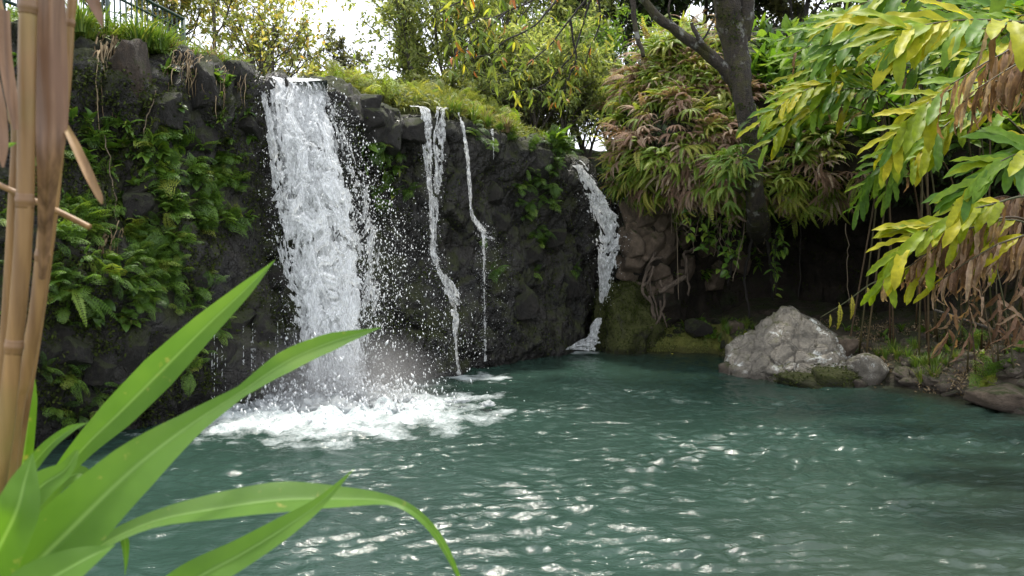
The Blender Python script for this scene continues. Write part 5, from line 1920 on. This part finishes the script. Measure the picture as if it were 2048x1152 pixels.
for k in range(17):
    px, py0 = rnd.uniform(1365, 1575), rnd.uniform(375, 430)
    Y = rnd.uniform(14.7, 15.6)
    A = at(px, py0, Y)
    ln = rnd.uniform(.6, 1.7)
    s_ = np.linspace(0, 1, 14)
    P = np.array(A)[None] + np.stack([np.cumsum(RNG.normal(0, .025, 14)), np.cumsum(RNG.normal(0, .02, 14)), -s_ * ln], -1)
    t_ = thing('trailing_vine', '%s leafy vine trailing from the overhang %s' % ('long' if ln > 1.15 else 'short', 'beside the brown rock' if px < 1430 else ('left of the mossy trunk foot' if px < 1500 else 'into the mouth of the dark cave')), 'vine', A, 'leafy vines trailing from the overhang')
    mb = MB()
    tube(mb, P - np.array(A), .006, 5)
    mb.build('stem', M['bark_dark'], t_)
    for j in range(rnd.randint(9, 18)):
        i = rnd.randrange(3, 14)
        put('leaf', fm(rnd.choice(['lance', 'ovate']), rnd.randrange(5), rnd.choice(['lush', 'broad', 'fern_bright'])), t_, Vector(P[i]) - A, Vector((rnd.gauss(0, .6), rnd.gauss(-.4, .4), -.35)), Vector((0, -.7, .8)), rnd.uniform(.1, .22))
# wiry tangle under the dead ferns
t_ = thing('twig_tangle', 'tangle of bare grey twigs below the dead ferns of the overhang', 'twigs', at(1420, 430, 15.2))
mb = MB()
for k in range(60):
    a = np.array(at(rnd.uniform(1340, 1520), rnd.uniform(380, 470), rnd.uniform(14.8, 15.6)))
    d = RNG.normal(0, .5, 3) + np.array([0, -.2, -.5])
    P = branch_pts(a, d, rnd.uniform(.3, .8), RNG, 8, .3, -.05)
    tube(mb, P - np.array(t_.location), .004, 4)
mb.build('twig', M['vine'], t_)

# ------------------------------------------------------------------ ginger thicket
def ginger(label, root, pts, nl, L, pal, hang=.35, dead=0.0, s0=.35, group='ginger canes of the right bank', r=.016, name='ginger_cane', jit=.12):
    t_ = thing(name, label, 'ginger plant', root, group)
    R0 = Vector(root)
    P = catmull([R0] + [at(*p) for p in pts], 40)
    mb = MB()
    tube(mb, P - np.array(R0), np.linspace(r, r * .35, 40), 7)
    mb.build('stalk', M['stalk'], t_)
    T = nrmz(np.gradient(P, axis=0))
    nl = int(nl * 1.6)
    for k in range(nl):
        s = s0 + (1 - s0) * k / max(nl - 1, 1)
        i = int(s * 39)
        tg = Vector(T[i])
        side = tg.cross(Vector((0, 0, 1)))
        side = side.normalized() if side.length > .05 else Vector((1, 0, 0))
        sg = 1 if k % 2 else -1
        if side.y * sg < 0:
            d = tg * rnd.uniform(.6, .95) + side * sg * rnd.uniform(.2, .4) + Vector((0, 0, -rnd.uniform(.45, .8) * (.3 + .65 * hang)))
        else:
            d = tg * rnd.uniform(.6, .95) + side * sg * rnd.uniform(.35, .6) + Vector((0, 0, rnd.uniform(-.1, .45)))
        d += Vector((rnd.gauss(0, jit), rnd.gauss(0, jit), rnd.gauss(0, jit)))
        ln = 1.12 * L * rnd.uniform(.75, 1.15) * (.65 + .35 * math.sin(math.pi * min(1, .15 + .85 * (s - s0) / (1 - s0))))
        if rnd.random() < dead:
            put('dead_leaf', fm('dead', rnd.randrange(7), 'ginger_d'), t_, Vector(P[i]) - R0, d * .6 + Vector((0, 0, -.6)), Vector((0, -.4, 1)), ln * .95)
        else:
            put('leaf', fm('ginger', rnd.randrange(7), rnd.choice(pal)), t_, Vector(P[i]) - R0, d, Vector((-.25 + rnd.gauss(0, .2), -.75, .85)), ln)
    return t_


def rootp(px, Y):
    Y = max(Y, float(np.interp(px, shore_px, shore_y)) + .35)
    x = (px - 1024) / FPX * Y
    return (x, Y, max(ground_z(x, Y) if ppx(x, Y) < 2500 else .5, .1))


YG, GG, MX = ['ginger_y'], ['ginger_g'], ['ginger_y', 'ginger_g', 'ginger_g']
YM = ['ginger_y', 'ginger_y', 'ginger_g']
G = 'ginger canes of the right bank'
ginger('big ginger cane arching over the bank with a row of hanging yellow-green leaves', rootp(2350, 7.6), [(2250, 300, 7.6), (2150, 60, 7.5), (2048, 45, 7.4), (1930, 40, 7.2), (1830, 55, 7.1), (1790, 80, 7.05)], 24, .62, ['ginger_y', 'ginger_y', 'ginger_g'], .9, .06, .52)
ginger('ginger cane with wide green leaves above the yellow row', rootp(2380, 8.0), [(2250, 200, 8.0), (2120, -30, 7.9), (1980, -60, 7.8), (1840, -40, 7.7), (1720, 10, 7.7)], 22, .6, MX, .6, 0, .5)
ginger('ginger cane with broad upright green leaves against the slope', rootp(1960, 12.6), [(1940, 300, 12.0), (1880, 110, 11.0), (1800, 60, 10.6), (1720, 70, 10.4), (1650, 110, 10.4)], 18, .62, GG, .25, 0, .5)
ginger('ginger cane with broad green leaves leaning over the first green one', rootp(1990, 12.4), [(1960, 250, 12.0), (1900, 60, 11.2), (1830, 20, 10.8), (1740, 25, 10.6), (1640, 60, 10.5)], 18, .6, MX, .3, 0, .5)
ginger('yellowing ginger cane drooping toward the mossy trunk', rootp(1880, 12.8), [(1850, 350, 12.4), (1770, 200, 11.8), (1690, 165, 11.5), (1600, 185, 11.2), (1520, 245, 11.1)], 24, .5, YM, .8, .05, .45)
ginger('yellow ginger cane with scalloped leaves below the drooping one', rootp(1860, 12.9), [(1830, 380, 12.6), (1760, 250, 12.0), (1680, 210, 11.8), (1600, 225, 11.6), (1535, 290, 11.4)], 22, .5, YM, .8, .08, .45)
ginger('green ginger cane with rounded hanging leaves beside a withered tuft', rootp(1900, 12.5), [(1860, 330, 12.2), (1800, 220, 11.8), (1740, 180, 11.5), (1670, 185, 11.3), (1620, 230, 11.2)], 20, .46, MX, .9, .15, .5)
ginger('bright yellow ginger cane arching low in front of the dark thicket', rootp(2180, 9.6), [(2120, 420, 9.2), (2040, 190, 8.8), (1960, 165, 8.6), (1880, 190, 8.4), (1810, 250, 8.3), (1775, 310, 8.3)], 26, .52, YG + YM, .7, .05, .45)
ginger('second bright yellow ginger cane just behind the low arching one', rootp(2200, 9.9), [(2130, 400, 9.6), (2030, 250, 9.2), (1950, 220, 9.0), (1880, 260, 8.9), (1830, 320, 8.8)], 22, .5, YM, .8, .06, .45)
ginger('glossy green ginger cane with parallel leaves at the shore', rootp(2330, 7.2), [(2260, 450, 7.0), (2160, 310, 6.9), (2070, 300, 6.8), (1990, 330, 6.7), (1930, 390, 6.7)], 22, .48, ['ginger_g', 'ginger_g', 'ginger_y'], .45, 0, .45)
ginger('yellow ginger cane with brown shredded leaf tips over the shore', rootp(2240, 8.4), [(2180, 520, 8.2), (2080, 400, 8.0), (1980, 410, 7.9), (1890, 440, 7.8), (1810, 490, 7.8), (1770, 560, 7.8)], 30, .5, YG, .6, .42, .45)
ginger('half-dead yellow ginger cane hanging under the shredded one', rootp(2220, 8.6), [(2160, 560, 8.4), (2060, 450, 8.2), (1960, 450, 8.1), (1880, 490, 8.0), (1830, 550, 8.0)], 26, .48, YG, .9, .6, .45)
for k, (a, b) in enumerate([(1980, 430), (2040, 420), (1960, 500), (2020, 520)]):
    ginger('dead ginger cane with brown crumpled leaves hanging to the ground', rootp(a + rnd.uniform(60, 140), 11.6 + .15 * k), [(a + 90, b + 40, 11.2 + .15 * k), (a + 50, b - 30, 11.0 + .15 * k), (a, b - 30, 10.8 + .15 * k), (a - 50, b + 20, 10.7 + .15 * k)],
           22, .55, ['ginger_y'], 1.3, .95, .3, 'dead ginger canes of the right bank')
for k, (dx_, dy_) in enumerate([(0, 0), (60, 30)]):
    ginger('withered ginger cane with pink-brown leaf shreds under the shredded yellow cane', rootp(2230 + 20 * k, 8.5), [(2150 + dx_, 540 + dy_, 8.2), (2050 + dx_, 440 + dy_, 8.0), (1960 + dx_, 450 + dy_, 7.95), (1880 + dx_, 490 + dy_, 7.9), (1810 + dx_, 540 + dy_, 7.9)],
           26, .42, ['ginger_y'], 1.0, .9, .5, 'withered canes under the yellow cane', jit=.4)
for k, (a, b, Y) in enumerate([(1960, 110, 8.0), (2010, 120, 7.9), (1985, 145, 8.0)]):
    ginger('dead ginger cane with pinkish brown leaves between the yellow canes', rootp(a + 260, 8.6), [(a + 200, 300, 8.4), (a + 120, b - 20, 8.2), (a + 40, b, Y), (a - 60, b + 60, Y)], 14, .5, ['ginger_y'], .9, 1.0, .5, 'pinkish dead ginger canes')
for k, (a, b, Y) in enumerate([(1745, 360, 12.6), (1800, 330, 12.3)]):
    ginger('dark green ginger cane in the shade under the yellow canes', rootp(a + 130, Y + .4), [(a + 110, b + 60, Y + .2), (a + 60, b - 30, Y), (a, b - 10, Y), (a - 30, b + 60, Y)], 16, .48, GG, 1.0, .05, .4, 'shaded ginger canes')
for k in range(32):
    a = rnd.uniform(1640, 2120)
    Y = rnd.uniform(11.2, 13.6) - (a - 1620) / 500 * 1.6
    b = rnd.uniform(20, 130) + max(0, (1750 - a)) * .2
    pl = rnd.choice([0, 0, 0, 1, 1])
    lg = rnd.uniform(.42, .58)
    ginger('%s ginger cane with %s leaves %s' % (['deep green', 'green and yellow', 'mostly yellow'][pl], size_word(lg, .47, .53), 'in the upper thicket under the slope plants' if b < 150 else ('deep in the thicket over the cave' if a < 1800 else 'in the thicket above the dead canes')), rootp(a + rnd.uniform(40, 160), Y + .8), [(a + 120, b + 160, Y + .5), (a + 70, b + 20, Y + .2), (a, b, Y), (a - rnd.uniform(50, 110), b + rnd.uniform(20, 90), Y - .3)],
           18, lg, [GG, MX, YM][pl], rnd.uniform(.2, .6), .06, .35, 'green ginger canes of the thicket')
for k in range(8):
    px = rnd.uniform(1880, 2090)
    Y = rnd.uniform(9.8, 12.5)
    r_ = Vector(rootp(px, Y))
    t_ = thing('dry_stalk', 'bare dry brown stalk standing under the dead ginger leaves', 'stalk', r_, 'dry stalks of the right bank')
    mb = MB()
    s = np.linspace(0, 1, 8)
    tube(mb, np.stack([rnd.uniform(-.4, .4) * s ** 1.5, rnd.uniform(-.3, .3) * s, s * rnd.uniform(1.2, 2.2)], -1), np.linspace(.014, .008, 8), 6)
    mb.build('stem', M['stalk'], t_)
    for j in range(rnd.randint(3, 6)):
        z = rnd.uniform(.5, 1.3)
        put('dead_leaf', fm('dead', rnd.randrange(7), 'ginger_d'), t_, (0, 0, z), Vector((rnd.gauss(0, .4), rnd.gauss(-.2, .4), -.6)), Vector((0, -1, .3)), rnd.uniform(.35, .6))
# yellow hanging sprig over the boulder
sp0 = at(1735, 572, 11.2)
t_ = thing('yellow_sprig', 'thin arching stem with three hanging yellow leaf tassels above the boulder', 'plant', sp0)
mb = MB()
P = catmull([at(1760, 560, 11.2), sp0, at(1690, 605, 11.2), at(1640, 635, 11.2)], 16)
tube(mb, P - np.array(sp0), np.linspace(.012, .006, 16), 5)
tst = mb.build('stem', M['stalk'], t_)
M['tassel'] = leaf_mat('tassel_yellow', [(0, (.34, .33, .03)), (1, (.42, .36, .05))], .5, .3)
for px, py, L in ((1703, 590, .38), (1678, 605, .42), (1660, 628, .22), (1735, 572, .3)):
    put('tassel', fm('sword', rnd.randrange(5), 'tassel'), tst, at(px, py, 11.2) - sp0, Vector((.02, -.05, -1)), Vector((0, -1, 0)), L)
for px, py, Y, lab in ((1965, 745, 10.9, 'bright green lacy fern at the right shore above the slab rock'), (1985, 738, 11.0, 'bright green lacy fern at the right shore above the slab rock'), (1945, 690, 12.1, 'small five-fingered leafy plant under the dead ginger')):
    p = at(px, py, Y)
    plant('shore_fern', lab, 'fern', 'lacy ferns at the right shore', (p.x, p.y, ground_z(p.x, p.y)), Vector((-.1, -.3, 1)), 'bip', ['fern_bright'], 8, .45, .5, .3, 1.0)
for k in range(34):
    px = rnd.uniform(1690, 2048)
    Y = np.interp(px, shore_px, shore_y) + rnd.uniform(.4, 2.2)
    x = (px - 1024) / FPX * Y
    plant('bank_seedling', 'small green seedling among stones on the right bank', 'plant', 'seedlings on the right bank', (x, Y, ground_z(x, Y)), Vector((0, -.3, 1)), rnd.choice(['lance', 'ovate', 'bip']), ['lush', 'fern_bright', 'broad'], rnd.randint(4, 8), rnd.uniform(.1, .24), .5, .3, 1.1, 5, 'leaf')
p = at(1345, 708, 15.3)
o = leaf_geo(.12, .05, .2, np.random.default_rng(4), 'ovate').build('fallen_leaf', M['tassel'], loc=(p.x, p.y, .02))
tag(o, 'yellow leaf floating on the pool near the moss bank', 'leaf')
p = at(1935, 715, 11.5)
o = leaf_geo(.3, .05, .2, np.random.default_rng(5), 'lance').build('fallen_leaf', M['straw'], loc=(p.x, p.y, ground_z(p.x, p.y) + .05))
tag(o, 'long tan leaf lying on the stones of the right bank', 'leaf')
for px, py, Y0, q, lab in ((2048, 680, 11.0, (1870, 620, 12.2), 'fallen dry stem slanting across the right bank'),):
    mb = MB()
    P = catmull([at(px + 60, py + 20, Y0), at(px, py, Y0), at(1960, 650, 11.6), at(*q)], 14)
    tube(mb, P - P[0], .02, 7)
    tag(mb.build('fallen_stick', M['bark'], loc=P[0]), lab, 'stem')

# ------------------------------------------------------------------ foreground cane grass
def px2m(w, Y):
    return w * Y / FPX


def cane(label, pts, nodes, width, Y):
    P = catmull([at(x, y, yy) for x, y, yy in pts], 60)
    b0 = P[-1]
    t_ = thing('dry_cane', label, 'cane', b0)
    mb = MB()
    s = np.linspace(0, 1, 60)
    r = np.full(60, px2m(width, Y) / 2)
    tube(mb, P - b0, r, 14, 0, .06)
    stk_ = mb.build('stalk', M['cane'], t_)
    for ny in nodes:
        ys = np.interp(ny, [0, 1], [0, 59])
        i = int(ys)
        c = P[i]
        tg = nrmz(P[min(i + 1, 59)] - P[max(i - 1, 0)])
        mb = MB()
        k = np.linspace(-1, 1, 9)
        rr_ = r[i] * (1.02 + .13 * np.exp(-(k / .45) ** 2))
        tube(mb, c - b0 + tg[None] * (k * r[i] * .9)[:, None], rr_, 14)
        mb.build('node', M['node'], stk_)
    return t_, P, b0


def strip(parent, b0, pts, wpx, mat, name, nrm_up=.2, fold=.4, wave=.05, cols=7, seed=0, label=None, tcol=False):
    n = 36
    P = catmull([at(x, y, yy) for x, y, yy in pts], n)
    s = np.linspace(0, 1, n)
    T = nrmz(np.gradient(P, axis=0))
    V = nrmz(np.array([0, 0, CAMZ]) - P)
    N = nrmz(V * (1 - abs(nrm_up)) + np.array([0, 0, 1.0]) * nrm_up)
    X = nrmz(np.cross(T, N))
    N = np.cross(X, T)
    Yd = np.interp(s, np.linspace(0, 1, len(pts)), [p[2] for p in pts])
    wd = np.interp(s, np.linspace(0, 1, len(wpx)), wpx) * Yd / FPX
    mb = MB()
    t = np.tile(np.linspace(-1, 1, cols), n)
    ribbon(mb, P - np.array(b0), X, N, np.maximum(wd, .0008), cols, fold, t, wave, 13, seed)
    o = mb.build(name, M[mat], parent)
    if label:
        o['label'] = label
    return o


c1, P1, b1 = cane('thick tan dry cane stalk with swollen nodes in the foreground', [(57, -140, .86), (56, 0, .86), (53, 200, .86), (50, 405, .86), (41, 560, .86), (26, 712, .86), (8, 880, .86), (-10, 1010, .86), (-70, 1500, .87)], [.14, .375, .625], 32, .86)
strip(c1, b1, [(8, 20, .84), (10, 110, .84), (22, 190, .84), (32, 260, .84)], [20, 24, 22, 10], 'sheath', 'dry_leaf', .1, .6, .05)
c2, P2, b2 = cane('brown dry cane wrapped in a papery leaf sheath in the foreground', [(98, -140, .95), (100, 0, .95), (102, 180, .95), (96, 380, .95), (84, 520, .95), (70, 640, .95), (48, 760, .95), (26, 880, .95), (-40, 1500, .95)], [.375, .5], 26, .95)
strip(c2, b2, [(96, -120, .88), (102, 0, .88), (103, 110, .88), (104, 230, .88), (98, 320, .88), (92, 420, .9), (84, 560, .93)], [46, 50, 56, 58, 44, 30, 12], 'sheath', 'leaf_sheath', .05, -.7, .09, 9, 2)
strip(c2, b2, [(122, 235, .9), (150, 290, .89), (178, 350, .88), (198, 392, .88), (204, 408, .88)], [10, 17, 18, 13, 3], 'cane', 'dry_leaf', .15, .4, .09, 5, 4)
strip(c2, b2, [(172, -60, .9), (186, 0, .9), (198, 32, .9), (205, 56, .9)], [26, 24, 15, 2], 'sheath', 'dry_leaf', .1, .5, .09, 5, 5)
c3, P3, b3 = cane('thin slanting dry cane stub crossing behind the two stalks', [(-120, 320, .98), (-20, 362, .98), (60, 398, .98), (120, 425, .98), (180, 455, .98)], [.5], 12, .98)
c4, P4, b4 = cane('thin dry cane leaning in the upper left behind the stalks', [(-40, -120, 1.0), (0, 30, 1.0), (16, 130, 1.0), (26, 230, 1.0), (30, 330, 1.0), (-10, 900, 1.0), (-90, 1500, 1.0)], [.4], 18, 1.0)
strip(c4, b4, [(-30, 120, .8), (-10, 220, .8), (2, 290, .8), (6, 335, .8)], [34, 38, 26, 4], 'sheath', 'dry_leaf', .1, .5, .09, 5, 6)
c5, P5, b5 = cane('slim dry cane joining the papery sheath from behind', [(150, -140, .99), (144, 0, .99), (140, 45, .99), (132, 180, .99), (116, 330, .99), (100, 480, .99), (60, 760, .99), (-60, 1500, .99)], [.29], 17, .99)

g0 = at(-60, 1700, .85)
cg = thing('cane_grass', 'large fresh green cane grass with long arching blades in the foreground', 'plant', g0)
B_ = lambda pts, w, up, fold, seed: strip(cg, g0, pts, w, 'blade', 'blade', up, fold, .02, 9, seed)
B_([(-110, 1420, .72), (20, 1190, .74), (150, 1050, .77), (270, 935, .80), (380, 850, .84), (480, 785, .88), (570, 725, .92), (660, 685, .96), (762, 655, 1.0)], [60, 115, 132, 102, 52, 24, 46, 38, 0], .1, .3, 1)
B_([(60, 1040, .95), (110, 965, .95), (168, 895, .95), (240, 825, .96), (320, 745, .97), (410, 655, .98), (490, 580, .99), (550, 520, 1.0)], [14, 30, 46, 68, 72, 54, 30, 0], .25, .3, 2)
B_([(60, 1210, .8), (180, 1105, .8), (300, 1045, .82), (430, 1018, .84), (560, 1000, .86), (680, 998, .88), (780, 1003, .9), (840, 1035, .91), (885, 1090, .92), (925, 1170, .93)], [22, 28, 38, 62, 72, 48, 22, 20, 17, 6], .45, .35, 3)
B_([(250, 1260, .78), (380, 1165, .78), (480, 1110, .79), (570, 1055, .80), (640, 1005, .81), (708, 938, .82)], [74, 76, 60, 46, 24, 0], .2, .3, 4)
B_([(10, 1090, 1.0), (40, 960, 1.0), (52, 880, 1.0), (60, 800, 1.0), (64, 735, 1.0)], [40, 36, 30, 26, 6], .1, .3, 5)
B_([(0, 1020, .9), (50, 950, .9), (95, 895, .9), (140, 860, .9), (176, 845, .9)], [30, 30, 26, 18, 0], .3, .3, 6)
B_([(-40, 1150, .85), (20, 1040, .85), (80, 975, .85), (130, 940, .86), (155, 900, .87)], [90, 80, 60, 34, 8], .2, .4, 7)
B_([(40, 1060, .98), (100, 985, .98), (135, 955, .98), (165, 950, .98), (180, 985, .98)], [20, 34, 36, 30, 0], .2, .3, 8)
B_([(-80, 1250, .7), (-20, 1130, .7), (30, 1030, .7), (50, 960, .71), (66, 905, .72)], [120, 110, 90, 50, 0], .2, .35, 9)
B_([(240, 1060, .83), (250, 1085, .83), (252, 1120, .83), (250, 1150, .83)], [14, 16, 8, 0], .1, .3, 10)
B_([(-60, 1330, .66), (60, 1190, .67), (150, 1130, .68), (230, 1090, .7)], [120, 110, 70, 0], .3, .3, 11)
B_([(-60, 330, .9), (-10, 300, .9), (20, 290, .9), (36, 285, .9)], [20, 14, 9, 0], .2, .3, 12)
mb = MB()
tube(mb, catmull([at(-60, 1700, .85), at(-70, 1400, .86), at(-30, 1150, .9), at(20, 1050, .92)], 20) - np.array(g0), np.linspace(.012, .006, 20), 10)
mb.build('stem', M['blade'], cg)

# ------------------------------------------------------------------ spray mist at the foot of the widest fall, and thin humid air
mm = bpy.data.materials.new('mist')
mm.use_nodes = True
n = mm.node_tree
n.nodes.clear()
out = n.nodes.new("ShaderNodeOutputMaterial")
pv = n.nodes.new("ShaderNodeVolumePrincipled")
pv.inputs["Color"].default_value = (1, 1, 1, 1)
pv.inputs["Anisotropy"].default_value = .2
tc = n.nodes.new("ShaderNodeTexCoord")
ln = n.nodes.new("ShaderNodeVectorMath")
ln.operation = 'LENGTH'
n.links.new(tc.outputs["Object"], ln.inputs[0])
fal = math_(n, 'MAXIMUM', math_(n, 'SUBTRACT', 1.0, ln.outputs["Value"]), 0.0)
n.links.new(math_(n, 'MULTIPLY', math_(n, 'POWER', fal, 1.4), 1.5), pv.inputs["Density"])
n.links.new(pv.outputs[0], out.inputs["Volume"])
M['mist'] = mm
v, f = ICO[3]
o = MB().add(v, None, f).build('mist', mm, loc=(MAIN[0] + .1, MAIN[1] - .1, .25))
o.scale = (1.7, .95, .95)
tag(o, 'white spray mist drifting over the foot of the widest waterfall', 'mist', kind='stuff')
